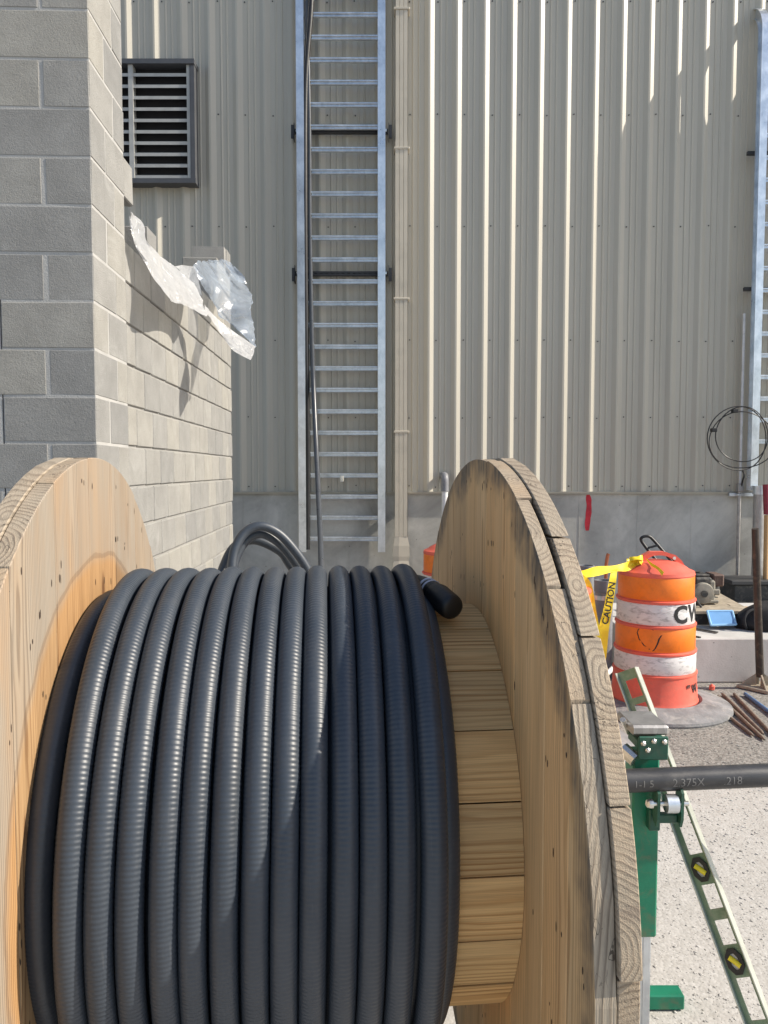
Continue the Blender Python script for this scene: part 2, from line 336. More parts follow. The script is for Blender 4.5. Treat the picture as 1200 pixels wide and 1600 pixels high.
# ------------------------------------------------------------------ mesh builder and object helpers
class MB:
    def __init__(s): s.v, s.f, s.mi, s.gc = [], [], [], []
    def add(s, vs, fs, mi=0):
        o = len(s.v); s.v += [Vector(p) for p in vs]
        for i, f in enumerate(fs):
            s.f.append([o + j for j in f]); s.mi.append(mi if isinstance(mi, int) else mi[i])
        return s
    def box(s, lo, hi, ch=0.0, mi=0, mat=None):
        """box, optionally with chamfered edges"""
        c = [(lo[i] + hi[i]) / 2 for i in range(3)]; h = [abs(hi[i] - lo[i]) / 2 for i in range(3)]
        vs, fs = [], []
        if ch <= 0:
            for x in (-1, 1):
                for y in (-1, 1):
                    for z in (-1, 1): vs.append((x * h[0], y * h[1], z * h[2]))
            fs = [(0, 1, 3, 2), (4, 6, 7, 5), (0, 4, 5, 1), (2, 3, 7, 6), (0, 2, 6, 4), (1, 5, 7, 3)]
        else:
            idx = {}
            for ax in range(3):
                for sg in (-1, 1):
                    a1, a2 = (ax + 1) % 3, (ax + 2) % 3; q = []
                    for s1, s2 in ((-1, -1), (1, -1), (1, 1), (-1, 1)):
                        p = [0, 0, 0]; p[ax] = sg * h[ax]; p[a1] = s1 * (h[a1] - ch); p[a2] = s2 * (h[a2] - ch)
                        key = [0, 0, 0]; key[ax] = sg; key[a1] = s1; key[a2] = s2
                        idx[(ax, *key)] = len(vs); q.append(len(vs)); vs.append(tuple(p))
                    fs.append(q if sg > 0 else q[::-1])
            for a in range(3):
                b, c2 = (a + 1) % 3, (a + 2) % 3
                for sb in (-1, 1):
                    for sc in (-1, 1):
                        q = []
                        for sa in (-1, 1):
                            k = [0, 0, 0]; k[a] = sa; k[b] = sb; k[c2] = sc
                            q.append((idx[(b, *k)], idx[(c2, *k)]))
                        f = [q[0][0], q[1][0], q[1][1], q[0][1]]
                        fs.append(f if sb * sc < 0 else f[::-1])
            for sx in (-1, 1):
                for sy in (-1, 1):
                    for sz in (-1, 1):
                        t = [idx[(i, sx, sy, sz)] for i in range(3)]
                        fs.append(t if sx * sy * sz > 0 else t[::-1])
        ctr = Vector(c)
        out = [(mat @ (Vector(p) + ctr)) if mat else (Vector(p) + ctr) for p in vs]
        return s.add(out, fs, mi)
    def tube(s, pts, r, n=12, caps=True, mi=0, closed=False):
        pts = [Vector(p) for p in pts]; m = len(pts); rs = r if isinstance(r, (list, tuple)) else [r] * m
        tan = []
        for i in range(m):
            a = pts[(i - 1) % m] if (closed or i > 0) else pts[i]; b = pts[(i + 1) % m] if (closed or i < m - 1) else pts[i]
            tan.append((b - a).normalized())
        up = Vector((0, 0, 1)) if abs(tan[0].z) < .9 else Vector((1, 0, 0))
        x = tan[0].cross(up).normalized(); vs = []
        for i in range(m):
            x = (x - tan[i] * x.dot(tan[i])).normalized(); y = tan[i].cross(x)
            for j in range(n):
                a = 2 * math.pi * j / n; vs.append(pts[i] + (x * math.cos(a) + y * math.sin(a)) * rs[i])
        fs = []
        for i in range(m if closed else m - 1):
            i2 = (i + 1) % m
            for j in range(n):
                k = (j + 1) % n; fs.append((i * n + j, i * n + k, i2 * n + k, i2 * n + j))
        if caps and not closed: fs += [tuple(range(n))[::-1], tuple((m - 1) * n + j for j in range(n))]
        return s.add(vs, fs, mi)
    def lathe(s, prof, ctr=(0, 0, 0), n=48, mi=0, caps=True):
        c = Vector(ctr); vs = []; m = len(prof)
        for r, z in prof:
            for j in range(n):
                a = 2 * math.pi * j / n; vs.append(c + Vector((r * math.cos(a), r * math.sin(a), z)))
        fs = [(i * n + j, i * n + (j + 1) % n, (i + 1) * n + (j + 1) % n, (i + 1) * n + j) for i in range(m - 1) for j in range(n)]
        if caps: fs += [tuple(range(n))[::-1], tuple((m - 1) * n + j for j in range(n))]
        return s.add(vs, fs, mi)
    def prism(s, poly, to3, d0, d1, mi=0):
        """extrude a 2D polygon; to3(u, v, d) gives the 3D point"""
        n = len(poly); vs = [to3(u, v, d0) for u, v in poly] + [to3(u, v, d1) for u, v in poly]
        fs = [tuple(range(n))[::-1], tuple(range(n, 2 * n))] + [(i, (i + 1) % n, n + (i + 1) % n, n + i) for i in range(n)]
        return s.add(vs, fs, mi)
    def sweep(s, pts, half_x, half_n, mi=0):
        """rectangular bar along a path that stays in a plane of constant x"""
        pts = [Vector(p) for p in pts]; m = len(pts); vs = []; X = Vector((1, 0, 0))
        for i in range(m):
            t = (pts[min(i + 1, m - 1)] - pts[max(i - 1, 0)]).normalized(); nn = X.cross(t)
            for a, b in ((-1, -1), (1, -1), (1, 1), (-1, 1)): vs.append(pts[i] + X * a * half_x + nn * b * half_n)
        fs = [(i * 4 + j, i * 4 + (j + 1) % 4, i * 4 + 4 + (j + 1) % 4, i * 4 + 4 + j) for i in range(m - 1) for j in range(4)]
        fs += [(3, 2, 1, 0), tuple((m - 1) * 4 + j for j in range(4))]
        return s.add(vs, fs, mi)
    def build(s, name, mats, parent=None, smooth=False, world=False, kind=None, recalc=True, angle=40):
        off = Vector((0, 0, 0)); p = parent
        if world:
            while p: off += p.location; p = p.parent
        me = bpy.data.meshes.new(name); me.from_pydata([v - off for v in s.v], [], s.f)
        mats = mats if isinstance(mats, (list, tuple)) else [mats]
        for m in mats: me.materials.append(m)
        if len(mats) > 1: me.polygons.foreach_set('material_index', s.mi)
        if s.gc:
            at = me.attributes.new('gc', 'FLOAT_VECTOR', 'POINT')
            at.data.foreach_set('vector', [x for g in s.gc for x in g])
        if recalc:
            import bmesh
            bm = bmesh.new(); bm.from_mesh(me); bmesh.ops.recalc_face_normals(bm, faces=bm.faces); bm.to_mesh(me); bm.free()
        if smooth:
            me.polygons.foreach_set('use_smooth', [True] * len(me.polygons))
            try: me.set_sharp_from_angle(angle=R(angle))
            except Exception: pass
        me.update()
        return link(name, me, parent, kind)
def link(name, me, parent=None, kind=None):
    o = bpy.data.objects.new(name, me); C.objects.link(o)
    if parent: o.parent = parent
    if kind: o['kind'] = kind
    return o
def tag(o, label, cat, group=None):
    o['label'] = label; o['category'] = cat
    if group: o['group'] = group
    return o
def thing(name, label, cat, loc=(0, 0, 0), rotz=0, group=None):
    o = bpy.data.objects.new(name, None); C.objects.link(o); o.location = loc; o.rotation_euler = (0, 0, rotz)
    o.empty_display_size = .1
    return tag(o, label, cat, group)
def kids(o): return [c for c in bpy.data.objects if c.parent == o]
def copy_tree(o, parent=None):
    c = o.copy(); C.objects.link(c); c.parent = parent
    for k in kids(o): copy_tree(k, c)
    return c
def arc(c, r, a0, a1, n, plane='xz'):
    out = []
    for i in range(n + 1):
        a = a0 + (a1 - a0) * i / n; u, v = r * math.cos(a), r * math.sin(a)
        out.append(Vector(c) + (Vector((u, 0, v)) if plane == 'xz' else Vector((0, u, v)) if plane == 'yz' else Vector((u, v, 0))))
    return out
def smooth_path(pts, sub=6):
    pts = [Vector(p) for p in pts]; out = []
    for i in range(len(pts) - 1):
        p0, p1, p2, p3 = pts[max(i - 1, 0)], pts[i], pts[i + 1], pts[min(i + 2, len(pts) - 1)]
        for k in range(sub):
            t = k / sub
            out.append(.5 * (2 * p1 + (p2 - p0) * t + (2 * p0 - 5 * p1 + 4 * p2 - p3) * t * t + (3 * p1 - p0 - 3 * p2 + p3) * t ** 3))
    return out + [pts[-1]]
def text_mesh(txt, size, bold=0.0):
    cu = bpy.data.curves.new('lettering', 'FONT'); cu.body = txt; cu.size = size; cu.offset = bold; cu.resolution_u = 3
    o = bpy.data.objects.new('lettering', cu); C.objects.link(o)
    dg = bpy.context.evaluated_depsgraph_get()
    me = bpy.data.meshes.new_from_object(o.evaluated_get(dg))
    import bmesh
    bm = bmesh.new(); bm.from_mesh(me)
    for ax, step in ((0, .012), (1, .004)):
        cs = [v.co[ax] for v in bm.verts]; q = min(cs) + step
        while q < max(cs):
            co = [0, 0, 0]; co[ax] = q; no = [0, 0, 0]; no[ax] = 1
            bmesh.ops.bisect_plane(bm, geom=bm.verts[:] + bm.edges[:] + bm.faces[:], plane_co=co, plane_no=no); q += step
    bm.to_mesh(me); bm.free()
    vs = [v.co.copy() for v in me.vertices]; fs = [list(p.vertices) for p in me.polygons]
    bpy.data.objects.remove(o); bpy.data.curves.remove(cu); bpy.data.meshes.remove(me)
    x0 = min(v.x for v in vs); x1 = max(v.x for v in vs); y0 = min(v.y for v in vs); y1 = max(v.y for v in vs)
    return [(v.x - x0, v.y - y0) for v in vs], fs, x1 - x0, y1 - y0

# ------------------------------------------------------------------ ground
g = MB(); XS = [-400, -60, -12, -4, 0, 4, 8, 14, 60, 400]; YS = [-400, -60, -10, 0, 3, 6, 9, 20, 60, 400]
g.add([(x, y, 0) for y in YS for x in XS], [(j * 10 + i, j * 10 + i + 1, (j + 1) * 10 + i + 1, (j + 1) * 10 + i) for j in range(9) for i in range(9)])
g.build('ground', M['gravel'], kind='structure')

def gravel_patch():
    """loose stones lying on the visible ground, one mesh"""
    rs = random.Random(3); vs, fs, tones = [], [], []
    base = [Vector(p).normalized() for p in ((1, 0, -.2), (-.4, .9, -.1), (-.5, -.8, -.15), (.3, .35, .85), (-.35, .05, .75), (.25, -.5, .7))]
    tri = [(0, 1, 3), (1, 4, 3), (1, 2, 4), (2, 5, 4), (2, 0, 5), (0, 3, 5), (3, 4, 5)]
    def stone(x, y, s, tone):
        o = len(vs); a = rs.uniform(0, 6.28); ca, sa = math.cos(a), math.sin(a)
        sx, sy, sz = s * rs.uniform(.7, 1.2), s * rs.uniform(.6, 1.1), s * rs.uniform(.2, .4)
        for p in base:
            q = Vector((p.x * sx, p.y * sy, p.z * sz)) * rs.uniform(.8, 1.2)
            vs.append((x + ca * q.x - sa * q.y, y + sa * q.x + ca * q.y, q.z + s * .12))
            tones.append(tone)
        fs.extend([(o + a_, o + b_, o + c_) for a_, b_, c_ in tri])
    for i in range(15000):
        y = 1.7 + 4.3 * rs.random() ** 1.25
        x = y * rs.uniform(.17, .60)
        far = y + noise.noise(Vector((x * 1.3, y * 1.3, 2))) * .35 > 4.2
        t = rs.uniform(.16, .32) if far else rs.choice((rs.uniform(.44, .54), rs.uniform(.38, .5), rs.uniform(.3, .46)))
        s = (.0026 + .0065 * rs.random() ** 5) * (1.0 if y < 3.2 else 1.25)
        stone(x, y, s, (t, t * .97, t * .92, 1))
    for i in range(2500):
        y = rs.uniform(2.0, 8.5); x = rs.uniform(-1.2, .5)
        t = rs.uniform(.2, .5); stone(x, y, rs.uniform(.005, .012), (t, t * .97, t * .92, 1))
    me = bpy.data.meshes.new('gravel'); me.from_pydata(vs, [], fs); me.materials.append(M['stone'])
    ca = me.color_attributes.new('tone', 'FLOAT_COLOR', 'POINT'); ca.data.foreach_set('color', [c for t in tones for c in t])
    o = link('gravel', me, None, 'stuff')
gravel_patch()

# ------------------------------------------------------------------ metal-clad building
YW = 8.65; ZS = 1.472; ZT = 9.0
bld = thing('metal_clad_building', 'beige ribbed metal building on a grey concrete foundation behind the reel', 'building', (0, YW, 0))
PIT = .30; RIB0 = .497
def siding_profile():
    """cross-section of one panel (three ribs); y negative is towards the camera"""
    pr = []
    for k in range(3):
        x = k * PIT
        pr += [(x - .008, .0), (x + .036, -.034), (x + .056, -.034), (x + .108, 0)]
        for c in (.147, .212, ):
            pr += [(x + c + .010, .0028), (x + c + .018, -.0055), (x + c + .026, -.0055), (x + c + .036, .0028)]
    pr.append((3 * PIT - .0085, 0))
    return pr
pm = None
for i in range(-8, 14):
    x0 = RIB0 - .047 + i * 3 * PIT
    if pm is None:
        b = MB(); pr = siding_profile(); n = len(pr)
        b.add([(x, y, ZS) for x, y in pr] + [(x, y, ZT) for x, y in pr], [(j, j + 1, n + j + 1, n + j) for j in range(n - 1)])
        o = b.build('siding_panel', M['siding'], bld, recalc=False); pm = o.data
    else: o = link('siding_panel', pm, bld)
    o.location = (x0, random.uniform(-.0015, .0015), 0)
LX, RX = RIB0 - 7.2 - .047, RIB0 + 12.5
b = MB(); b.box((LX, YW + .004, -.3), (RX, YW + .35, ZS + .02)); fnd = b.build('foundation', M['foundation'], bld, world=True)
for px in (545, 905, 996, 1080, 380):      # vertical form joints cast into the concrete, raised a few mm
    x = W(px, 820, YW).x; b = MB(); b.box((x - .005, YW + .001, 0), (x + .005, YW + .006, ZS - .03)); b.build('form_joint', M['foundation'], fnd, world=True)
b = MB()
b.box((LX, YW - .044, ZS - .010), (RX, YW + .0035, ZS - .002)); b.box((LX, YW - .030, ZS - .026), (RX, YW - .027, ZS - .0105))
b.build('base_trim', M['siding'], bld, world=True)
b = MB(); b.box((LX, YW + .05, ZT - .1), (RX, YW + 9, ZT)); b.build('roof', M['roof'], bld, world=True)
b = MB(); b.box((LX + .02, YW + .36, 0), (RX - .02, YW + 8.95, ZT - .11)); b.build('wall_core', M['siding'], bld, world=True)
b = MB()
for i in range(-13, 15):
    for z in (1.53, 2.3, 3.15, 4.4, 5.6, 6.8):
        x = RIB0 + i * PIT + .085 + random.uniform(-.006, .006); zz = z + random.uniform(-.01, .01)
        b.tube([(x, YW - .001, zz), (x, YW - .009, zz)], .0075, 6)
b.build('screw', M['strut'], bld, world=True, kind='stuff')
# red spray mark
b = MB(); p0, p1 = W(919, 773, YW + .001), W(919, 829, YW + .001); vs = []; n = 14
for i in range(n + 1):
    t = i / n; p = p0.lerp(p1, t); wd = .030 + .008 * noise.noise(Vector((t * 5, 1, 0))) - .012 * (abs(t - .5) * 2) ** 6
    vs += [(p.x - wd + .01 * math.sin(t * 5), YW + .0015, p.z), (p.x + wd + .01 * math.sin(t * 5), YW + .0015, p.z)]
b.add(vs, [(2 * i, 2 * i + 1, 2 * i + 3, 2 * i + 2) for i in range(n)])
b.build('paint_mark', M['red_spray'], bld, world=True)['label'] = 'red vertical spray paint mark on the foundation'
# louvre
lx1 = W(307, 200, YW - .07).x; zt = W(250, 99, YW - .07).z; zb = W(250, 290, YW - .07).z; lx0 = lx1 - 1.25
b = MB(); yo = YW - .15
b.box((lx1 - .05, yo, zb + .05), (lx1, YW, zt - .05)); b.box((lx0, yo, zb + .05), (lx0 + .05, YW, zt - .05))
b.box((lx0, yo - .003, zb), (lx1 + .003, YW, zb + .05)); b.box((lx0, yo - .02, zt - .05), (lx1 + .006, YW, zt))
lv = b.build('louver', M['trim'], bld, world=True)
b = MB(); b.box((lx0 + .05, YW - .042, zb + .05), (lx1 - .05, YW - .036, zt - .05)); b.build('louver_back', M['louver_dark'], lv, world=True)
b = MB(); mx = W(208, 200, YW - .08).x
b.box((lx1 - .085, yo + .012, zb + .05), (lx1 - .052, YW - .045, zt - .05)); b.box((mx - .025, yo + .006, zb + .05), (mx + .025, YW - .045, zt - .05))
b.build('mullion', M['louver'], lv, world=True)
nb_ = 10; hh = (zt - zb - .1) / nb_
bm_ = None
for i in range(nb_):
    z = zb + .05 + hh * i
    if bm_ is None:
        b = MB(); X0, X1 = lx0 + .052, lx1 - .087
        b.prism([(yo + .015, .0), (yo + .015, .034), (yo + .021, .036), (YW - .046, hh * .62), (YW - .046, hh * .57), (yo + .026, .004)], lambda u, v, d: (d, u, v), X0, X1)
        o = b.build('blade', M['louver'], lv, world=True); bm_ = o.data
    else: o = link('blade', bm_, lv)
    o.location = (0, 0, z)

# ------------------------------------------------------------------ block wall
CH = .2032; WC = Vector((-1.254, 3.36, 0)); ANG = math.atan(.035)
wall = thing('block_wall', 'unfinished grey concrete block wall with tall pilaster left of the reel', 'wall', WC, ANG)
# local axes: x along the front face (block face at y=0 looks at the camera), y away from the camera; side face is x=0
bcache = {}
def block(x0, x1, y0, y1, k, ch=.004):
    j = .0045
    x0 += j * (0 if x0 < -3 else 1); key = (round(x1 - x0, 3), round(y1 - y0, 3), ch, random.randint(0, 3))
    if key not in bcache:
        b = MB(); hx, hy = (x1 - x0) / 2, (y1 - y0 - 2 * j) / 2
        b.box((-hx, -hy, -CH / 2 + j), (hx, hy, CH / 2 - j), ch); b.v = [v + Vector([random.gauss(0, .0009) for _ in '123']) for v in b.v]; o = b.build('concrete_block', M['cmu'], wall); bcache[key] = o.data
    else: o = link('concrete_block', bcache[key], wall)
    o.location = ((x0 + x1) / 2 + random.uniform(-.0008, .0008), (y0 + y1) / 2 + random.uniform(-.0008, .0008), (k + .5) * CH)
    return o
TW, L = .295, .318
NC = 36
for k in range(NC):
    e = k % 2
    # pilaster, front corner
    if e: block(-.400, 0, 0, .20, k); block(-.4, 0, .20, .481, k); xs = -.400
    else: block(-.200, 0, 0, .32, k); block(-.2, 0, .32, .481, k); xs = -.200
    x = xs
    while x > -2.2: block(x - .4064 + .0, x - .011, 0, .19, k); x -= .4064
    # side wall
    if k < 14 or k == 14 or k in (15, 16, 17):
        y = .487; first = .487 + (L / 2 if e else L)
        ends = [first]
        while ends[-1] < 3.66: ends.append(min(ends[-1] + L, 3.70))
        for y1 in ends:
            y0 = y; y = y1
            if y1 - y0 < .06: continue
            if k < 14 or (k == 14 and (y0 > 2.3 or y1 < .68)) or (k == 15 and (y0 > 2.7 or y1 < .66)) or (k == 16 and y0 > 2.95) or (k == 17 and y0 > 3.25):
                block(-TW, -.006, y0, y1, k, .006)
block(-TW, -.006, .91, 1.10, 14, .006)
b = MB()
b.box((-2.15, .0064, 0), (-.402, .18, NC * CH - .01)); b.box((-.396, .0066, .0), (-.0022, .476, NC * CH - .012))
b.build('mortar', M['mortar_light'], wall)
b = MB()
b.box((-TW + .008, .478, 0), (-.016, 3.69, 14 * CH - .008))
for k, y0 in ((14, 2.46), (15, 2.8), (16, 3.1), (17, 3.42)): b.box((-TW + .008, y0, k * CH - .02), (-.016, 3.69, (k + 1) * CH - .01))
b.build('mortar', M['mortar'], wall)

def wall_pt(px, py, off):
    """point in front of the side face by `off` metres, seen at a pixel"""
    lo, hi = 2.0, 12.0
    for _ in range(50):
        m = (lo + hi) / 2; p = W(px, py, m); q = p - WC; xl = q.x * math.cos(ANG) + q.y * math.sin(ANG)
        if xl > off: lo = m
        else: hi = m
    return W(px, py, (lo + hi) / 2)
def sheet(rail_a, rail_b, nu, nv, amp, seed):
    A, B_ = smooth_path(rail_a, 8), smooth_path(rail_b, 8)
    def at(P, t):
        f = t * (len(P) - 1); i = min(int(f), len(P) - 2); return P[i].lerp(P[i + 1], f - i)
    vs = []
    for i in range(nu + 1):
        for j in range(nv + 1):
            p = at(A, i / nu).lerp(at(B_, i / nu), j / nv)
            q = p * 7 + Vector((seed, 0, 0))
            d = noise.noise_vector(q * .8) * amp * 1.3 + noise.noise_vector(q * 2.1) * amp * .3
            e = 1 - abs(noise.noise(q * 1.6 + Vector((5, 5, 5)))) * 2
            edge = .35 if j in (0, nv) else 1
            vs.append(p + d * edge + Vector((1, -.2, 0)) * amp * .6 * e * edge)
    m = MB(); m.add(vs, [(i * (nv + 1) + j, i * (nv + 1) + j + 1, (i + 1) * (nv + 1) + j + 1, (i + 1) * (nv + 1) + j) for i in range(nu) for j in range(nv)])
    return m
up = [(201, 330, .01), (219, 344, .015), (226, 357, .015), (228, 374, .02), (240, 389, .02), (254, 402, .02), (273, 416, .02), (287, 430, .04), (303, 447, .06), (314, 470, .12), (321, 490, .18)]
lw = [(200.8, 338, .012), (204, 362, .03), (209, 378, .04), (217, 396, .05), (226, 412, .07), (242, 438, .12), (258, 458, .18), (270, 470, .20), (290, 478, .17), (306, 486, .17), (320, 494, .20)]
m = sheet([wall_pt(*p) for p in up], [wall_pt(*p) for p in lw], 90, 22, .016, 1)
b1 = sheet([wall_pt(273, 416, .0), wall_pt(286, 415, .02), wall_pt(304, 416, .04)], [wall_pt(284, 430, .02), wall_pt(300, 450, .04), wall_pt(315, 462, .05)], 16, 10, .012, 6); m.add(b1.v, b1.f)
c1 = sheet([wall_pt(*p) for p in [(318, 476, .16), (336, 494, .20), (357, 512, .28), (378, 527, .36), (399, 542, .46)]], [wall_pt(*p) for p in [(319, 484, .17), (330, 500, .20), (345, 522, .24), (362, 546, .34), (391, 562, .46)]], 50, 14, .012, 14); m.add(c1.v, c1.f)
tag(m.build('plastic_sheet', M['film'], None, True, recalc=False), 'opaque white plastic strip blowing off the top of the block wall', 'plastic sheet')
l2 = [(303, 415, .05), (307, 430, .07), (313, 444, .09), (325, 460, .11), (338, 480, .14), (350, 497, .20), (366, 512, .30), (384, 528, .38), (397, 541, .45)]
r2 = [(330, 406, .04), (354, 409, .07), (374, 432, .18), (389, 455, .30), (392, 472, .34), (392, 490, .37), (395, 508, .40), (396, 525, .42), (398.5, 541, .455)]
m = sheet([wall_pt(*p) for p in l2], [wall_pt(*p) for p in r2], 80, 50, .024, 9)
w2 = sheet([wall_pt(*p) for p in [(345, 406, .06), (352, 412, .10), (360, 424, .16), (371, 441, .24)]], [wall_pt(*p) for p in [(355, 408, .08), (369, 418, .2), (378, 431, .26), (386, 446, .3)]], 24, 14, .014, 4); m.add(w2.v, w2.f)
tag(m.build('plastic_sheet', M['film_clear'], None, True, recalc=False), 'clear wrinkled plastic sheet bunched over the stepped far end of the block wall', 'plastic sheet')

# ------------------------------------------------------------------ cable trays and what hangs near them
YT = 8.50
def tray_path(zb, zt, bend, YT):
    p = [(0, YT, zb), (0, YT, (zb + zt) / 2), (0, YT, zt)]
    if bend:
        r = .30; p = [(0, YT, zb), (0, YT, (zb + zt) / 2), (0, YT, zt)] + [(0, YT + r - r * math.cos(a), zt + r * math.sin(a)) for a in [R(t) for t in range(10, 91, 10)]] + [(0, YW + .2, zt + r)]
    return p
def tray(label, x0, x1, zb, zt, bend=False, rung0=None, YT=YT):
    t = thing('cable_tray', label, 'cable tray', (x0, YT, zb), 0, 'ladder cable trays on the metal wall')
    for x, s in ((x0, 1), (x1, -1)):
        b = MB(); path = [Vector(p) + Vector((x, 0, 0)) for p in tray_path(zb, zt, bend, YT)]
        b.sweep(path, .004, .05)
        for dn in (-.047, .047):
            pp = []
            for i, q in enumerate(path):
                tt = (path[min(i + 1, len(path) - 1)] - path[max(i - 1, 0)]).normalized(); nn = Vector((1, 0, 0)).cross(tt)
                pp.append(q + nn * dn + Vector((s * .0285, 0, 0)))
            b.sweep(pp, .0245, .003)
            pp = [q - Vector((s * .045, 0, 0)) for q in pp]; b.sweep(pp, .012, .003)
        b.build('side_rail', M['alu'], t, world=True)
    rm = None; z = rung0 if rung0 else zb + .12; z_end = zt
    while z < z_end:
        if rm is None:
            b = MB(); b.box((x0 + .0045, -.008, -.024), (x1 - .0045, .014, .024), .003)
            b.box((x0 + .0045, -.022, .006), (x1 - .0045, -.0082, .024), .003); b.box((x0 + .0045, -.018, -.024), (x1 - .0045, -.0082, -.017), .002); b.v = [v - Vector((x0, 0, 0)) for v in b.v]
            o = b.build('rung', M['galv'], t); rm = o.data
        else: o = link('rung', rm, t)
        o.location = (0, .005, z - zb); z += .2345
    return t
zrun = W(540, 842, YT).z
xa, xb = W(471, 735, YT).x, W(598, 735, YT).x
t1 = tray('tall aluminium ladder tray standing left of the downspout, black cable hanging in it', xa, xb, W(540, 862, YT).z, 8.4, False, zrun)
for yy in (206, 428):                        # wall struts that carry the tray
    z = W(540, yy, YT + .08).z
    b = MB(); y0, y1 = YT + .055, YT + .095; x0, x1 = xa - .06, xb + .06
    b.box((x0, y0, z - .020), (x1, y0 + .003, z - .006)); b.box((x0, y0, z + .006), (x1, y0 + .003, z + .020))
    b.box((x0, y0, z + .0201), (x1, y1, z + .023)); b.box((x0, y0, z - .023), (x1, y1, z - .0201)); b.box((x0, y1, z - .023), (x1, y1 + .003, z + .023))
    n = 17
    for i in range(n): xx = x0 + (x1 - x0) * i / n; b.box((xx, y0 + .0003, z - .006), (xx + .03, y0 + .0027, z + .006))
    st = b.build('wall_strut', M['strut'], t1, world=True)
    for sx in (x0 - .01, x1 + .004):
        b = MB(); s = -1 if sx < xa else 1
        b.box((sx, YT - .02, z - .10), (sx + .006, YT + .115, z - .04)); b.box((sx, YT + .06, z - .0401), (sx + .006, YT + .10, z + .09))
        b.box((sx + .0061, YT + .02, z - .09), (sx + .03 * s + .0061, YT + .04, z + .05))
        b.build('angle_bracket', M['strut'], st, world=True)
    for sx in (xa - .03, xb + .03): b = MB(); b.box((sx - .016, YT + .035, z - .015), (sx + .016, YT + .054, z + .015), .003); b.build('clip', M['bolt'], st, world=True)
b = MB(); p = W(534, 748, YT - .03); b.box((p.x - .02, YT - .03, p.z - .035), (p.x + .02, YT + .02, p.z + .035), .006); b.tube([(p.x, YT - .05, p.z), (p.x, YT - .02, p.z)], .012, 8)
b.build('clamp', M['bolt'], t1, world=True)
YR = 8.48; xr = W(1174, 735, YR).x
t2 = tray('ladder tray at the right edge whose curved top turns into the wall', xr, xr + .915, W(1180, 766, YR).z, W(1190, 48, YR).z, True, W(1190, 690, YR).z, YR)
for yy in (240, 452):
    z = W(1180, yy, YR + .08).z; b = MB()
    b.box((xr - .10, YR + .056, z - .02), (xr + 1.0, YR + .095, z + .02), .003); b.build('wall_strut', M['strut'], t2, world=True)
# black cable hanging down the tray
pts = [W(477, -150, YT - .02), W(479, 0, YT - .01), W(483, 200, YT), W(484, 360, YT), W(487, 520, YT - .01), W(490, 610, YT - .06), W(495, 720, YT - .45), W(500, 830, YT - 1.2), W(502, 890, YT - 1.9), W(504, 960, YT - 2.3)]
pts.append(Vector((pts[-1].x, pts[-1].y - .1, .04)))
b = MB(); b.tube(smooth_path(pts, 8), .026, 12)
tag(b.build('hanging_cable', M['loop'], None, True), 'long grey conduit hanging down the left side of the ladder tray', 'cable')
pts = [W(487, -150, YT + .02), W(485, 0, YT + .01), W(476, 130, YT + .02), W(475, 300, YT + .01), W(476.5, 500, YT + .02), W(479.5, 700, YT + .02), W(479, 858, YT + .02)]
pts = [p + Vector((.012, -.03, 0)) for p in pts]
b = MB(); b.tube(smooth_path(pts, 6), .032, 10)
tag(b.build('hanging_cable', M['black'], None, True), 'black cable tucked against the inside of the left tray rail', 'cable')

# downspout
dx = W(627, 735, YW - .1).x; yd = YW - .10
ds = thing('downspout', 'beige metal downspout between the ladder tray and the bare ribbed wall', 'downspout', (dx, yd, 0))
def dprof(wd, dp):
    pr = []; n = 3
    for i in range(n): pr += [(-wd + 2 * wd * i / n, -dp), (-wd + 2 * wd * (i + .82) / n, -dp), (-wd + 2 * wd * (i + .91) / n, -dp + .006)]
    return pr + [(wd, -dp), (wd, dp), (-wd, dp)]
segs = [(8.6, W(627, 232, yd).z, .066), (W(627, 236, yd).z + .09, W(627, 672, yd).z, .069), (W(627, 645, yd).z, W(627, 838, yd).z, .070)]
for z1, z0, wd in segs:
    b = MB(); b.prism(dprof(wd, .045 + (wd - .066) * 1.2), lambda u, v, d: (dx + u, yd + v, d), z0, z1); b.build('pipe_section', M['downspout'], ds, world=True)
for yy in (17, 234, 468, 675):
    z = W(627, yy, yd).z; b = MB(); b.box((dx - .085, yd - .056, z - .012), (dx + .085, yd + .09, z + .012), .004); b.build('strap', M['downspout'], ds, world=True)
b = MB(); zz = W(627, 838, yd).z; prof = [(.070, .045, 0), (.088, .055, -.10), (.094, .055, -.22), (.086, .05, -.27), (.100, .06, -.36), (.10, .06, -.95)]
vs = []
for wd, dp, dz in prof:
    for a, c in ((-1, -1), (-.3, -1.1), (.3, -1.05), (1, -1), (1, 1), (-1, 1)): vs.append((dx + a * wd * random.uniform(.96, 1.04), yd + c * dp, zz + dz))
b.add(vs, [(i * 6 + j, i * 6 + (j + 1) % 6, i * 6 + 6 + (j + 1) % 6, i * 6 + 6 + j) for i in range(5) for j in range(6)])
b.build('boot', M['downspout'], ds, world=True)

# conduit elbow left of the right flange
p = W(693, 745, YW - .12); b = MB()
pth = [(p.x + .008, YW + .02, p.z + .01), (p.x + .01, YW - .08, p.z + .012)] + [Vector((p.x + .012 + .0 * math.sin(a), YW - .10 - .06 * math.sin(a), p.z + .012 - .06 * (1 - math.cos(a)))) for a in [R(t) for t in range(15, 91, 15)]] + [(p.x + .012, YW - .16, p.z - .16)]
b.tube(pth, .042, 14); el = thing('conduit_elbow', 'grey conduit elbow poking out of the wall just left of the right reel flange', 'conduit', (p.x, YW, p.z))
b.build('elbow', M['grey_pvc'], el, True, True)
b = MB(); b.tube([(p.x + .012, YW - .16, p.z - .14), (p.x + .012, YW - .16, 0)], .034, 12); b.build('riser', M['white_pvc'], el, True, True)

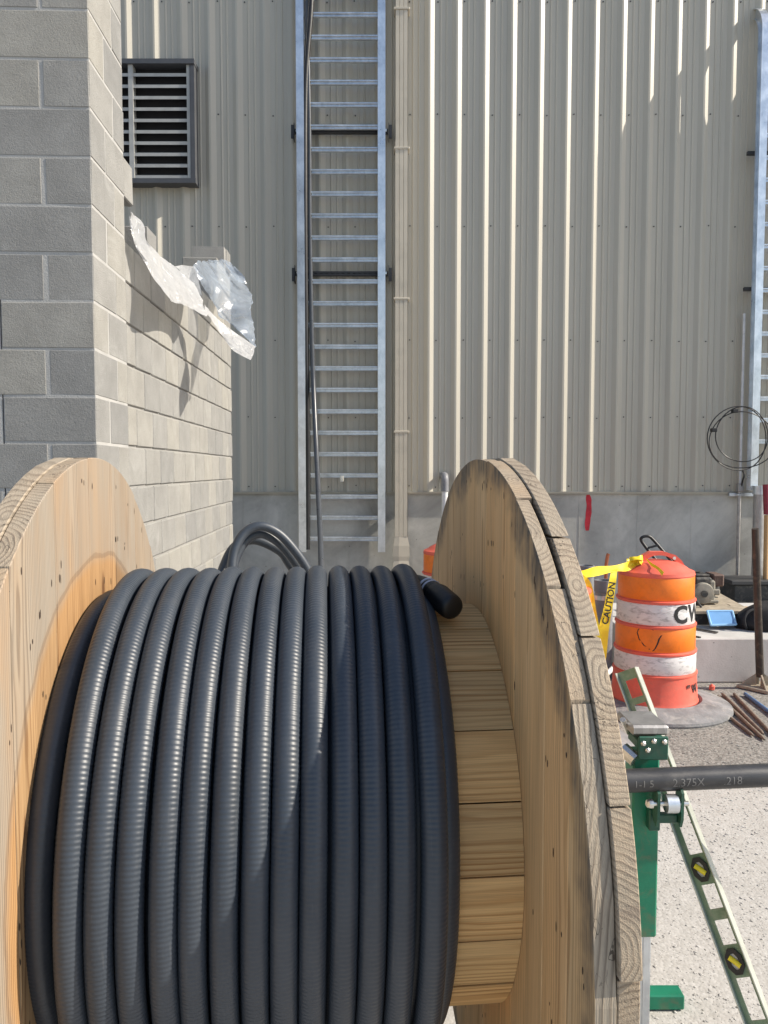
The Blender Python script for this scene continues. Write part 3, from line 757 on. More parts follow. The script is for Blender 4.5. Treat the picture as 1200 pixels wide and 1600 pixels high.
# ------------------------------------------------------------------ wooden reel
PSI = R(5.45); SYC, SZC = 1.908, CAM_H - .815
cx, cy = -math.sin(PSI) * SYC, math.cos(PSI) * SYC
reel = thing('cable_reel', 'large wooden cable reel with thick plank flanges in the foreground', 'cable reel', (cx, cy, SZC), PSI)
RF, RD = .846, .47
def strip_poly(a, c, r, n):
    a, c = max(a, -r + 1e-4), min(c, r - 1e-4); P = []
    us = [a + (c - a) * i / n for i in range(n + 1)]
    P = [(u, math.sqrt(max(r * r - u * u, 0))) for u in us] + [(u, -math.sqrt(max(r * r - u * u, 0))) for u in us[::-1]]
    return P
def board(a, c, r, x0, x1, vertical, gp, mats, parent):
    """one plank of a flange: strip of a disc with chamfered edges. vertical: strip runs in z"""
    ch = .0018; n = max(3, int((c - a) / .018))
    full = strip_poly(a + gp, c - gp, r, n); ins = strip_poly(a + gp + ch, c - gp - ch, r - ch, n); N = len(full)
    d = 1 if x1 > x0 else -1
    rows = [(x0, ins), (x0 + d * ch, full), (x1 - d * ch, full), (x1, ins)]
    vs = []
    for x, P in rows:
        for u, v in P: vs.append((x, u, v) if vertical else (x, v, u))
    b = MB(); fs = []; mi = []
    fs.append(list(range(N))); mi.append(0)
    for i in range(3):
        for j in range(N):
            k = (j + 1) % N; fs.append([i * N + j, i * N + k, (i + 1) * N + k, (i + 1) * N + j]); mi.append(0 if i == 0 else 1)
    fs.append([3 * N + j for j in range(N)][::-1]); mi.append(1)
    b.add(vs, fs, mi)
    pa, pd, al = random.uniform(-.10, .10), random.choice((-1, 1)) * random.uniform(.012, .07), random.uniform(0, 30)
    mid = (a + c) / 2
    for x, y, z in b.v:
        al_, ac_ = (z, y) if vertical else (y, z)
        b.gc.append((al_ + al, ac_ - mid - pa, x - x0 - pd))
    return b.build('flange_board', mats, parent)
def flange(name, x_in, sgn, inner, outer, mats, seed):
    random.seed(seed)
    fl = bpy.data.objects.new(name, None); C.objects.link(fl); fl.parent = reel; fl.empty_display_size = .1
    for a, c in zip(inner[:-1], inner[1:]): board(a, c, RF - abs(random.gauss(0, .004)), x_in, x_in + sgn * (.028 if (sgn > 0 and a == -.584) else .0355), True, .0026 if sgn < 0 else .0018, mats, fl)
    for a, c in zip(outer[:-1], outer[1:]): board(a, c, RF + random.gauss(0, .005), x_in + sgn * .0367, x_in + sgn * .0720, False, .002, [M['wood_rim'], M['wood_rim']], fl)
    nb = MB()                                # clenched nails on the inner face, in rough rings and rows
    for i in range(110):
        r, a = random.choice((.54, .66, .67, .79, .80)) + random.gauss(0, .008), random.uniform(0, 2 * math.pi)
        y, z = r * math.cos(a), r * math.sin(a); l_, wd = random.uniform(.003, .010), random.uniform(.0015, .0028)
        P = [(y + wd * math.cos(t), z + l_ * math.sin(t)) for t in [k * math.pi / 4 for k in range(8)]]
        nb.add([(x_in - sgn * .0006, p, q) for p, q in P], [list(range(8))])
    nb.build('nail', M['nail'], fl, kind='stuff')
    return fl
flange('right_flange', .416, 1, [-.846, -.717, -.584, -.375, -.114, .124, .398, .572, .72, .846], [-.846, -.64, -.42, -.18, .055, .298, .533, .688, .846], [M['wood_right'], M['wood_rim']], 5)
flange('left_flange', -.516, -1, [-.846, -.68, -.54, -.30, -.057, .18, .41, .62, .846], [-.846, -.66, -.43, -.2, .02, .255, .48, .67, .846], [M['wood_left'], M['wood_rim']], 11)
random.seed(21)
NS = 21
for i in range(NS):                          # drum staves
    a0, a1 = R(2.2 + i * 360 / NS), R(2.2 + (i + 1) * 360 / NS); g_ = .0035
    b = MB(); P = []
    for t in (0, .33, .67, 1):
        a = a0 + g_ + (a1 - a0 - 2 * g_) * t; P.append((-RD * math.cos(a), RD * math.sin(a)))
    Q = [(p[0] * .93, p[1] * .93) for p in P[::-1]]
    rr = 1 + random.uniform(-.004, .003); poly = [(p[0] * rr, p[1] * rr) for p in P] + Q
    b.prism(poly, lambda u, v, d: (d, u, v), -.515, .415)
    am = (a0 + a1) / 2; T = Vector((math.sin(am), math.cos(am))); Nn = Vector((-math.cos(am), math.sin(am)))
    pa, pd, al = random.uniform(-.06, .06), random.choice((-1, 1)) * random.uniform(.01, .06), random.uniform(0, 30)
    for x, y, z in b.v:
        q = Vector((y, z)); b.gc.append((x + al, q.dot(T) - pa, q.dot(Nn) - RD - pd))
    b.build('drum_stave', M['wood_drum'], reel)

# ------------------------------------------------------------------ conduit wound on the reel
coil = thing('conduit_coil', 'thick dark grey corrugated conduit wound in tight turns round the wooden reel', 'cable', (cx, cy, SZC), PSI)
def turn_mesh(Rc, rc, pitch, ribs, per, seg, amp):
    n = ribs * per; vs = []
    for i in range(n + 1):
        f = i / n; ph = R(-130) + 2 * math.pi * f     # from the top towards the camera is positive
        cy_, cz_ = -Rc * math.sin(ph), Rc * math.cos(ph); xx = -pitch * (ph / (2 * math.pi))
        er = Vector((0, -math.sin(ph), math.cos(ph)))
        r = rc + amp * math.sin(2 * math.pi * i / per) if amp else rc
        wob = .0012 * noise.noise(Vector((math.cos(ph) * 2, math.sin(ph) * 2, Rc * 9)))
        for j in range(seg):
            a = 2 * math.pi * j / seg
            vs.append(Vector((xx, cy_, cz_)) + er * (r * math.cos(a) + wob) + Vector((r * math.sin(a) + wob, 0, 0)))
    fs = [(i * seg + j, i * seg + (j + 1) % seg, (i + 1) * seg + (j + 1) % seg, (i + 1) * seg + j) for i in range(n) for j in range(seg)]
    fs += [tuple(range(seg))[::-1], tuple(n * seg + j for j in range(seg))]
    return vs, fs
PC = .0537
vs, fs = turn_mesh(.5475, .0256, PC, 372, 5, 18, .0004); b = MB(); b.add(vs, fs)
tops = [-.413, -.360, -.305, -.249, -.195, -.142, -.086, -.031, .020, .075, .129, .184, .242]
o = b.build('conduit_turn', M['cable'], coil, True, angle=180); tm = o.data
random.seed(4)
for i, x in enumerate(tops):
    if i: o = link('conduit_turn', tm, coil)
    o.location = (x - .006 - (.006 if i == 0 else 0), random.uniform(-.0015, .0015), random.uniform(-.0015, .0015) + (.003 if i == 12 else 0))
    o.rotation_euler = (0, random.uniform(-.002, .002), random.uniform(-.004, .004) + (.018 if i == 0 else 0))
vs, fs = turn_mesh(.4965, .0256, PC, 340, 3, 14, .0005); b = MB(); b.add(vs, fs)
o = b.build('inner_turn', M['cable'], coil, True, angle=180); tm2 = o.data
xs_in = [-.486, -.434, -.38, -.326, -.272, -.218, -.164, -.11, -.056, -.002, .052, .106, .160, .214, .268]
for i, x in enumerate(xs_in):
    if i: o = link('inner_turn', tm2, coil)
    o.location = (x, 0, 0)
def spool_pt(x, ph, r): return Vector((x, -r * math.sin(ph), r * math.cos(ph)))   # reel coordinates
end = [spool_pt(.20, R(-75), .500), spool_pt(.215, R(-50), .502), spool_pt(.235, R(-28), .510), spool_pt(.262, R(-8), .520), spool_pt(.288, R(5), .523), spool_pt(.301, R(10), .523), spool_pt(.313, R(14), .521)]
b = MB(); b.tube(smooth_path(end, 8), .0262, 18); b.build('free_end', M['black'], coil, True)
b = MB(); e1, e0 = end[-1], end[-3]; dr = (end[-1] - end[-2]).normalized()
b.tube([end[-2] - dr * .01, end[-2] + dr * .008, e1 + dr * .03, e1 + dr * .040, e1 + dr * .045], [.0268, .031, .0305, .028, .020], 20)
b.build('end_cap', M['black'], coil, True, angle=50)
b = MB(); q0 = end[-3]; d2 = (end[-2] - end[-3]).normalized()
for k in (-.002, .017): b.tube([q0 + d2 * (k - .0035), q0 + d2 * (k + .0035)], .0290, 20)
b.build('tape_band', M['tape'], coil, True)

# loops of conduit standing behind the reel
lp = thing('conduit_loop', 'three parallel grey conduits arching up behind the reel beside the block wall', 'cable', (-.75, 4.1, 0))
for k, (dxp, dyp, dY) in enumerate(((0, 0, 0), (2, 12, .06), (-16, 22, .13))):
    P = [W(362 + dxp, 960, 3.95 + dY), W(362 + dxp, 905, 3.95 + dY), W(366 + dxp, 862 + dyp, 3.98 + dY), W(383 + dxp, 832 + dyp, 4.02 + dY), W(408 + dxp * .6, 822 + dyp, 4.05 + dY), W(436, 834 + dyp * 1.2, 4.08 + dY), W(462 - dyp * .5, 862 + dyp * .8, 4.1 + dY), W(482 - dyp * .8, 893 + dyp * .4, 4.12 + dY), W(497 - dyp, 930, 4.14 + dY)]
    P = [Vector((P[0].x + .05, P[0].y, .03))] + P + [Vector((P[-1].x + .12, P[-1].y, .35)), Vector((P[-1].x + .1, P[-1].y, .03))]
    b = MB(); b.tube(smooth_path(P, 8), .025, 14); b.build('conduit', M['cable'], lp, True, True)

# ------------------------------------------------------------------ axle pipe, jack stand, spirit level
ax = Vector((math.cos(PSI), math.sin(PSI), 0)); fw = Vector((-math.sin(PSI), math.cos(PSI), 0)); ctr = Vector((cx, cy, SZC))
RP = .0302
axle = thing('axle_pipe', 'dark steel pipe running through the reel and resting on the green stand', 'pipe', ctr, PSI)
b = MB(); b.tube([(-.95, 0, 0), (.5, 0, 0), (1.9, 0, 0)], RP, 32); b.build('pipe', M['pipe'], axle, True)
def pipe_text(txt, size, s0, ang0):
    P, F, wd, ht = text_mesh(txt, size); m = MB(); r = RP + .0006
    m.add([(s0 + u, -r * math.cos(ang0 + (v - ht / 2) / r), r * math.sin(ang0 + (v - ht / 2) / r)) for u, v in P], F); return m
m = pipe_text('1-1 5', .026, .835, .05); m.build('lettering', M['chalk'], axle, recalc=False)
m = pipe_text('2.375X', .030, .935, .05); m.build('lettering', M['chalk'], axle, recalc=False)
m = pipe_text('.218', .030, 1.075, .05); m.build('lettering', M['chalk'], axle, recalc=False)

pc = W(1008, 1205, 2.0); sx = pc.x + .013; PY = pc.y
syp = cy + (sx - cx) * math.tan(PSI)           # pipe centre line at the stand
st = thing('reel_stand', 'green steel jack stand holding up the pipe right of the reel', 'stand', (sx, syp + .09, 0))
zp = SZC + 0.0; yb = syp + RP + .012
b = MB(); b.box((sx - .036, yb, W(1010, 1466, yb).z), (sx + .036, yb + .072, zp + .05), .005); b.build('outer_post', M['green'], st, world=True)
b = MB(); z1 = W(1010, 1466, yb).z
b.box((sx - .026, yb + .012, .03), (sx + .026, yb + .062, z1 + .02), .003)
for dx_ in (-.010, .004): b.box((sx + dx_, yb + .009, .03), (sx + dx_ + .006, yb + .0118, z1 + .001))
b.build('inner_post', M['galv'], st, world=True)
b = MB(); b.box((sx - .055, yb - .02, .004), (sx + .055, yb + .1, .03), .003)
p = G(1050, 1581); b.box((sx - .03, yb + .1005, .004), (sx + .03, p.y + .05, .052), .004); b.build('base', M['green'], st, world=True)
b = MB(); b.box((sx - .25, p.y, .004), (W(1070, 1570, p.y).x, p.y + .055, .052), .004); b.build('foot', M['green'], st, world=True)
# head above the pipe
z0 = W(1015, 1187, yb).z; z2 = W(1015, 1148, yb).z
b = MB(); b.box((sx - .028, yb - .016, z0 + .004), (sx + .052, yb - .008, z2), .003); b.box((sx - .028, yb - .0079, z0 + .03), (sx + .052, yb + .075, z2 - .012), .003)
hd = b.build('head_plate', M['green_dark'], st, world=True)
b = MB(); b.box((sx - .046, yb - .012, z2 + .001), (sx + .055, yb + .12, z2 + .028), .006); b.build('head_cap', M['galv_dull'], st, world=True)
b = MB()
for ux, uz in ((-.016, -.018), (.012, -.012), (.04, -.014), (-.004, -.036)):
    b.tube([(sx + ux, yb - .016, z2 + uz), (sx + ux, yb - .020, z2 + uz), (sx + ux, yb - .024, z2 + uz)], [.0075, .0075, .004], 8)
b.build('bolt', M['bolt'], hd, world=True)
b = MB(); b.tube([(sx - .035, yb + .05, z2 - .01), (sx - .06, yb + .02, z2 + .035)], .008, 8); b.tube([(sx - .055, yb + .03, z2 - .05), (sx - .03, yb + .0, z2 - .07)], .02, 10); b.build('knob', M['bolt'], st, world=True)
# roller cradle under the pipe: two ears, a roller between, axle bolt with dome nut
yr = syp - .006; zr = zp - RP - .026
for sxx in (sx + .010, sx + .072):
    b = MB(); P = [(-.028, .030), (-.012, .040), (.012, .040), (.026, .02), (.03, -.02), (.012, -.055), (-.012, -.065), (-.026, -.04)]
    b.prism([(yr + u * .8, zr + v) for u, v in P], lambda u, v, d: (d, u, v), sxx - .0035, sxx + .0035); b.build('roller_ear', M['green_dark'], st, world=True)
b = MB(); b.box((sx + .0136, yr + .0, zr - .06), (sx + .0684, yr + .02, zr - .035), .003); b.box((sx + .0, yr + .0201, zr - .09), (sx + .03, yb - .001, zr - .03), .003); b.build('roller_arm', M['green_dark'], st, world=True)
b = MB(); b.tube([(sx + .030, yr - .012, zr), (sx + .060, yr - .012, zr)], .024, 20); b.build('roller', M['galv'], st, True, True)
b = MB(); b.tube([(sx - .022, yr - .012, zr), (sx - .019, yr - .012, zr), (sx - .012, yr - .012, zr), (sx - .004, yr - .012, zr), (sx - .0039, yr - .012, zr), (sx + .09, yr - .012, zr)], [.004, .010, .0125, .0125, .0065, .0065], 14); b.build('roller_bolt', M['bolt'], st, True, True, angle=50)

# spirit level leaning on the stand
lt, lbm = W(979, 1047, 2.34), W(1186, 1600, 1.94)
ld = (lbm - lt).normalized(); t_ = (0.004 - lt.z) / ld.z; lend = lt + ld * t_; LL = (lend - lt).length
wdir = Vector((1, -.75, 0)); wdir = (wdir - ld * wdir.dot(ld)).normalized(); nrm = ld.cross(wdir).normalized()
if nrm.y > 0: nrm = -nrm
lv_ = thing('spirit_level', 'long grey green spirit level with cut-out web leaning on the green stand', 'spirit level', lend)
LM = Matrix((( *wdir, 0), (*nrm, 0), (*ld, 0), (0, 0, 0, 1))).transposed(); LM.translation = lt
HW = .034
for a, nm in ((-HW, 'edge_rail'), (HW - .004, 'edge_rail')):
    b = MB(); b.box((a, -.017, 0), (a + .004, .017, LL), .001, mat=LM); b.build(nm, M['level'], lv_, world=True)
wins = []; z = .03
web = [(0, .03)]; vials = []
pat = [('w', .055), ('s', .02), ('w', .125), ('s', .025), ('w', .125), ('s', .025), ('w', .13), ('v', .08), ('w', .062), ('s', .028), ('w', .062), ('v', .08), ('w', .1), ('s', .03), ('w', .1)]
z = .03
for kd, ln in pat:
    if z > LL - .03: break
    if kd != 'w': web.append((z, min(z + ln, LL)))
    if kd == 'v': vials.append(z + ln / 2)
    z += ln
web.append((z, LL)) if z < LL else None
b = MB(); q = HW - .0042
for z0_, z1_ in web: b.box((-q, -.0025, z0_), (q, .0025, z1_), mat=LM)
b.box((-q, -.0026, .0301), (-q + .014, .0026, LL - .02), mat=LM); b.box((q - .008, -.0026, .0301), (q, .0026, LL - .02), mat=LM)
b.build('web', M['level_green'], lv_, world=True)
for vz in vials:
    b = MB(); P = [(.024 * math.cos(R(22.5 + 45 * i)), .034 * math.sin(R(22.5 + 45 * i))) for i in range(8)]
    Q = [(.5 * u, .62 * v) for u, v in P]; n = 8
    for d0 in (.0055, -.0095):
        V = [LM @ Vector((u, d, vz + v)) for d in (d0, d0 + .004) for u, v in P] + [LM @ Vector((u, d, vz + v)) for d in (d0, d0 + .004) for u, v in Q]
        F = []
        for i in range(n):
            k = (i + 1) % n; F += [(i, k, n + k, n + i), (2 * n + i, 3 * n + i, 3 * n + k, 2 * n + k), (i, 2 * n + i, 2 * n + k, k), (n + i, n + k, 3 * n + k, 3 * n + i)]
        b.add(V, F)
    vf = b.build('vial_frame', M['black'], lv_, world=True)
    b = MB(); b.tube([LM @ Vector((-.011, .007, vz - .012)), LM @ Vector((.011, .007, vz + .012))], .0075, 12); b.build('vial', M['yellow_dark'], vf, True, True)
    b = MB(); b.box((-.013, .0028, vz - .022), (.013, .0036, vz + .022), mat=LM); b.build('vial_back', M['white_pvc'], vf, world=True)

# ------------------------------------------------------------------ traffic drums
def drum_profile(z0, z1, r0, r1): return [(r0, z0), (r1, z1)]
def traffic_drum(label, x, y, base=True, group='orange traffic drums'):
    t = thing('traffic_drum', label, 'traffic drum', (x, y, 0), 0, group)
    b = MB(); zs = [.06, .075, .10, .262]
    body = [(.302, .055), (.306, .068), (.298, .085), (.288, .262), (.294, .266), (.294, .276), (.281, .280), (.281, .418), (.287, .424), (.287, .434), (.275, .44), (.275, .608), (.282, .613), (.282, .622), (.269, .627), (.269, .780), (.276, .786), (.276, .796), (.262, .80), (.262, .962), (.266, .968), (.262, .99), (.225, 1.006), (.205, 1.022), (.15, 1.05), (.08, 1.062), (.0, 1.064)]
    b.lathe(body[:-1], n=64); b.build('body', M['orange'], t, True, angle=30)
    for nm, m_, z0, z1, r in (('white_band', 'sheet_white', .284, .416, .2812), ('orange_band', 'sheet_orange', .444, .606, .2752), ('white_band', 'sheet_white', .631, .778, .2692), ('orange_band', 'sheet_orange', .804, .960, .2622)):
        b = MB(); b.lathe([(r - .0008, z0), (r + .0012, z0 + .003), (r + .0012, z1 - .003), (r - .0008, z1)], n=64, caps=False); b.build(nm, M[m_], t, True)
    b = MB(); P = [(-.13, 1.05), (-.10, 1.10), (-.05, 1.125), (.05, 1.125), (.13, 1.10), (.175, 1.06), (.20, 1.018), (.16, 1.018), (.13, 1.055), (.09, 1.085), (.03, 1.098), (-.03, 1.096), (-.07, 1.075), (-.09, 1.04)]
    b.prism(P, lambda u, v, d: (u, d, v), -.028, .028); b.build('handle', M['orange'], t)
    b = MB(); b.tube([(.12, -.03, 1.078), (.12, -.0285, 1.078)], .012, 12); b.build('handle_bolt', M['bolt'], t)
    if base:
        b = MB(); prof = [(.53, .0), (.535, .012), (.53, .03), (.50, .042), (.40, .062), (.33, .075), (.30, .05)]
        b.lathe(prof, n=72, caps=False); b.build('rubber_base', M['rubber'], t, True, angle=30)
    return t
dc = W(1022, 1050, 5.53)
td = traffic_drum('orange and white traffic drum marked CW, caution tape tied to its handle', dc.x, 5.53)
td2 = traffic_drum('orange traffic drum mostly hidden behind the right reel flange', 1.02, 4.75)
td3 = traffic_drum('distant orange traffic drum seen between the downspout and the reel', .62, 6.9)
def drum_text(txt, size, ang, z, r, tilt=0, m='mark', parent=None):
    P, F, wd, ht = text_mesh(txt, size, size * .035); b = MB()
    b.add([(r * math.sin(ang + u / r), -r * math.cos(ang + u / r), z + v) for u, v in P], F); return b.build('lettering', M[m], parent, recalc=False)
drum_text('C', .17, R(7), .645, .2718, parent=td); drum_text('W', .165, R(32), .650, .2718, parent=td); drum_text('.', .165, R(68), .650, .2718, parent=td)
drum_text('" W', .085, R(28), .15, .2975, parent=td)
b = MB(); Z = [(-.10, .60), (-.11, .575), (-.095, .53), (-.06, .49), (-.02, .465), (.0, .455), (.015, .475), (.03, .51), (.04, .545), (.055, .57)]
for i in range(len(Z) - 1):
    if i in (4,): continue
    (u0, z0_), (u1, z1_) = Z[i], Z[i + 1]; r = .2768; wd = .006 if i > 4 else .0035
    V = []
    for u, z in ((u0, z0_), (u1, z1_)):
        for s in (-wd, wd): V.append((r * math.sin((u + s) / r - .38), -r * math.cos((u + s) / r - .38), z + s * .4))
    b.add(V, [(0, 1, 3, 2)])
b.add([(.2768 * math.sin((u) / .2768 - .38), -.2768 * math.cos(u / .2768 - .38), z) for u, z in ((-.1, .596), (.0, .600), (.0, .606), (-.1, .604))], [(0, 1, 2, 3)])
b.build('scuff_mark', M['mark'], td, recalc=False)

# caution tape
ct = thing('caution_tape', 'yellow caution tape knotted on the drum handle with one end hanging down', 'tape', W(985, 880, 5.5))
def ribbon(P, wdt, ups, sub=8, tw=0):
    S_ = smooth_path(P, sub); n = len(S_); U = smooth_path([Vector(u) for u in ups], max(1, round((n - 1) / (len(ups) - 1)))); Wd = smooth_path([Vector((x, 0, 0)) for x in wdt], max(1, round((n - 1) / (len(wdt) - 1))))
    vs = []
    for i in range(n):
        u = U[min(i, len(U) - 1)].normalized(); w_ = Wd[min(i, len(Wd) - 1)].x
        for k in (-1, -.33, .33, 1): vs.append(S_[i] + u * w_ * .5 * k + Vector((0, 1, 0)) * .003 * (abs(k) < .5) * (1 + math.sin(i)))
    m = MB(); m.add(vs, [(i * 4 + j, i * 4 + j + 1, i * 4 + 5 + j, i * 4 + 4 + j) for i in range(n - 1) for j in range(3)]); return m, S_
Pa = [W(1000, 873, 5.47), W(984, 884, 5.42), W(962, 888, 5.3), W(935, 892, 5.1), W(912, 897, 4.9), W(880, 903, 4.7)]
m, _ = ribbon(Pa, [.05, .07, .06, .075, .05, .07], [(0, .5, 1), (.2, .3, 1), (.1, .8, .6), (0, .7, .7), (.1, .2, .9), (.2, .3, 1)]); m.build('tape_run', M['yellow'], ct, True, True, recalc=False)
Pb = [W(960, 890, 5.25), W(956, 915, 5.22), W(950, 950, 5.2), W(943, 985, 5.2), W(938, 1030, 5.22), W(930, 1085, 5.25)]
m, Sb = ribbon(Pb, [.055, .06, .066, .075, .08, .08], [(1, .5, .1), (1, .2, .2), (1, .1, .2), (1, 0, .15), (1, 0, .1), (1, 0, .1)]); hang = m.build('hanging_end', M['yellow'], ct, True, True, recalc=False)
for k in range(5):
    a = k * 1.3; c0 = W(992, 877, 5.47)
    P = [c0 + Vector((-.05 + .02 * math.sin(a), -.03, .02 * math.cos(a))), c0 + Vector((.0, -.05 + .01 * k, .035 * math.sin(a + 1))), c0 + Vector((.05, -.02, .03 * math.cos(a * 2))), c0 + Vector((.03, .05, .01))]
    m, _ = ribbon(P, [.03, .045, .035, .03], [(.2, .6, 1), (.1, 1, .4), (0, .4, 1), (0, 1, 0)]); m.build('knot', M['yellow'], ct, True, True, recalc=False)
m, _ = ribbon([W(1010, 874, 5.46), W(1018, 882, 5.38), W(1028, 888, 5.3), W(1036, 897, 5.26)], [.03, .025, .02, .03], [(0, 1, .6), (.3, .6, .8), (.4, .2, 1), (.6, 0, 1)]); m.build('loose_tail', M['yellow'], ct, True, True, recalc=False)
P, F, wd, ht = text_mesh('CAUTION', .062, .0015)
def along(S_, s):
    d = 0
    for i in range(len(S_) - 1):
        l_ = (S_[i + 1] - S_[i]).length
        if d + l_ >= s: return S_[i].lerp(S_[i + 1], (s - d) / l_), (S_[i + 1] - S_[i]).normalized()
        d += l_
    return S_[-1], (S_[-1] - S_[-2]).normalized()
m = MB(); V = []
for u, v in P:
    p, d = along(Sb, .09 + (wd - u) * 1.05); sdir = Vector((1, .1, .15)); sdir = (sdir - d * sdir.dot(d)).normalized(); V.append(p - sdir * (v - ht / 2) + Vector((0, -.004, 0)))
m.add(V, F); m.build('lettering', M['mark'], hang, recalc=False, world=True)
m = MB(); Sa = smooth_path(Pa, 8); P, F, wd, ht = text_mesh('CAUTION', .036); V = []
for u, v in P:
    p, d = along(Sa, .30 + u * 1.25); V.append(p + Vector((0, -.010, -.012)) + Vector((0, .3, .6)) * (v - ht / 2) * .6)
m.add(V, F); m.build('lettering', M['mark'], ct, recalc=False, world=True)
# tape wrapped over the second drum
pr_ = []
for i in range(15):
    a = R(-70 + i * 10); pr_.append(Vector((1.02 + .272 * math.cos(a) * 1.0, 4.75 - .05 - .06 * math.cos(a), .98 + .04 * math.sin(a))))
P = [W(890, 897, 4.60), W(908, 903, 4.62), W(918, 912, 4.65), W(923, 930, 4.66), W(926, 955, 4.66), W(934, 1000, 4.66)]
m, _ = ribbon(P, [.05, .045, .04, .04, .045, .05], [(0, .3, 1), (.4, .2, 1), (1, 0, .5), (1, 0, .1), (1, 0, .1), (1, 0, .1)])
tp2 = m.build('caution_tape', M['yellow'], None, True, recalc=False); tag(tp2, 'yellow caution tape draped over the shoulder of the half hidden drum', 'tape')

# ------------------------------------------------------------------ conduits stubbed up behind the drum
def stub(label, px, ytop, r, Y, rim=True, mat='grey_pvc', zc=None, name='conduit_stub'):
    p = W(px, ytop, Y); t = thing(name, label, 'conduit', (p.x, Y, 0), 0, 'grey conduit stubs behind the drum')
    b = MB(); b.lathe([(r, 0), (r, p.z - .01), (r * 1.0, p.z), (r * .86, p.z), (r * .86, p.z - .12)], n=28, caps=False); b.build('pipe', M[mat], t, True)
    if rim: b = MB(); b.lathe([(r + .001, p.z - .09), (r + .007, p.z - .088), (r + .007, p.z + .004), (r * .9, p.z + .004), (r * .88, p.z - .05)], n=28, caps=False); b.build('coupling', M['grey_pvc' if mat == 'grey_pvc' else 'galv_dull'], t, True)
    if zc: b = MB(); b.lathe([(r + .001, zc - .02), (r + .006, zc - .018), (r + .006, zc + .018), (r + .001, zc + .02)], n=28, caps=False); b.build('clamp', M['galv'], t, True)
    return t
stub('tallest grey conduit stub behind the caution tape', 916, 884, .068, 6.75, True)
stub('grey conduit stub with a steel clamp beside the drum', 944, 907, .072, 6.3, True, zc=W(944, 933, 6.3).z)
b = MB(); p = W(947, 884, 6.9); b.tube([(p.x, 6.9, .0), (p.x, 6.9, p.z), (p.x + .012, 6.9, p.z + .09), (p.x + .02, 6.9, p.z + .11)], .016, 10)
tag(b.build('copper_tube', M['copper'], None, True), 'thin copper tube sticking up behind the grey stubs', 'pipe')
b = MB(); b.tube([G(932, 1068, .08), G(962, 1040, .12)], .02, 10)
tag(b.build('plastic_pipe', M['white_pvc'], None, True), 'short white plastic pipe lying left of the drum', 'pipe')

# ------------------------------------------------------------------ concrete pad and what stands on it
PZ = .365; PY0 = 6.10
b = MB(); b.box((2.02, PY0, 0), (5.6, 7.75, PZ), .012)
tag(b.build('concrete_pad', M['pad'], None), 'low pale concrete pad behind the main traffic drum', 'pad')
pk = thing('plate_compactor', 'dusty plate compactor with a small engine standing on the concrete pad', 'compactor', (2.95, 7.05, PZ))
b = MB(); b.box((2.45, 6.62, PZ + .005), (3.14, 7.3, PZ + .10)); b.build('gap_shade_block', M['engine_black'], pk, world=True)  # black box standing in for the shaded open gap under the base plate
b = MB(); vs = [(2.42, 6.60, PZ + .125), (3.20, 6.60, PZ + .125), (3.24, 7.34, PZ + .16), (2.42, 7.34, PZ + .16)]
b.add(vs + [(x, y, z - .024) for x, y, z in vs], [(0, 1, 2, 3), (4, 7, 6, 5), (0, 4, 5, 1), (1, 5, 6, 2), (2, 6, 7, 3), (3, 7, 4, 0)]); b.build('base_plate', M['dusty_steel'], pk, world=True)
ex = W(1097, 930, 6.9)
b = MB(); b.box((ex.x - .12, 6.86, PZ + .15), (ex.x + .11, 7.14, PZ + .36), .02); b.box((ex.x - .14, 6.84, PZ + .1491), (ex.x + .13, 7.16, PZ + .18), .008)
for i in range(5): b.box((ex.x + .1101, 6.9, PZ + .19 + i * .03), (ex.x + .145, 7.1, PZ + .20 + i * .03))
b.build('engine_block', M['engine'], pk, world=True)
b = MB(); c_ = W(1098, 927, 6.83); b.tube([(c_.x, 6.861, c_.z), (c_.x, 6.82, c_.z), (c_.x, 6.80, c_.z), (c_.x, 6.795, c_.z)], [.098, .098, .088, .06], 32); b.build('starter_cover', M['engine'], pk, True, True)
b = MB(); b.tube([(c_.x, 6.7952, c_.z), (c_.x, 6.785, c_.z)], .03, 16); b.build('starter_hub', M['engine_black'], pk, True, True)
b = MB(); a0 = W(1078, 912, 6.95); a1 = W(1106, 896, 6.95)
b.box((a0.x, 6.84, a0.z), (a1.x, 7.12, a0.z + .075), .02); b.box((a0.x + .01, 6.86, a0.z + .0755), (a1.x - .015, 7.1, a1.z + .004), .012); b.tube([(a0.x + .07, 6.95, a1.z + .003), (a0.x + .07, 6.95, a1.z + .018)], .028, 14); b.build('fuel_tank', M['engine_black'], pk, world=True)
b = MB(); a0 = W(1109, 915, 6.95); a1 = W(1127, 896, 6.95); b.box((a0.x, 6.88, a0.z), (a1.x, 7.08, a1.z), .012)
for i in range(5): xx = a0.x + .012 + i * .017; b.box((xx, 6.876, a0.z + .02), (xx + .008, 6.8799, a1.z - .02))
b.build('muffler', M['engine_rust'], pk, world=True)
b = MB(); b.box((a0.x - .01, 6.86, a0.z - .075), (a0.x + .06, 6.95, a0.z - .02), .01); b.build('carburettor', M['engine'], pk, world=True)
b = MB(); b.tube([W(1062, 898, 6.78), W(1078, 925, 6.76), W(1096, 949, 6.74)], .010, 8); b.build('brace', M['strut'], pk, True, True)
b = MB(); h = [W(1075, 908, 6.9), W(1046, 873, 7.0), W(1022, 845, 7.05), W(1013, 838, 7.05), W(1003, 840, 7.05), W(1004, 848, 7.05), W(1028, 878, 7.0), W(1062, 915, 6.9)]
b.tube(smooth_path(h, 6), .014, 10); b.box((0, 0, 0), (0.001, 0.001, 0.001)); b.v = b.v[:-8]; b.f = b.f[:-6]; b.mi = b.mi[:-6]
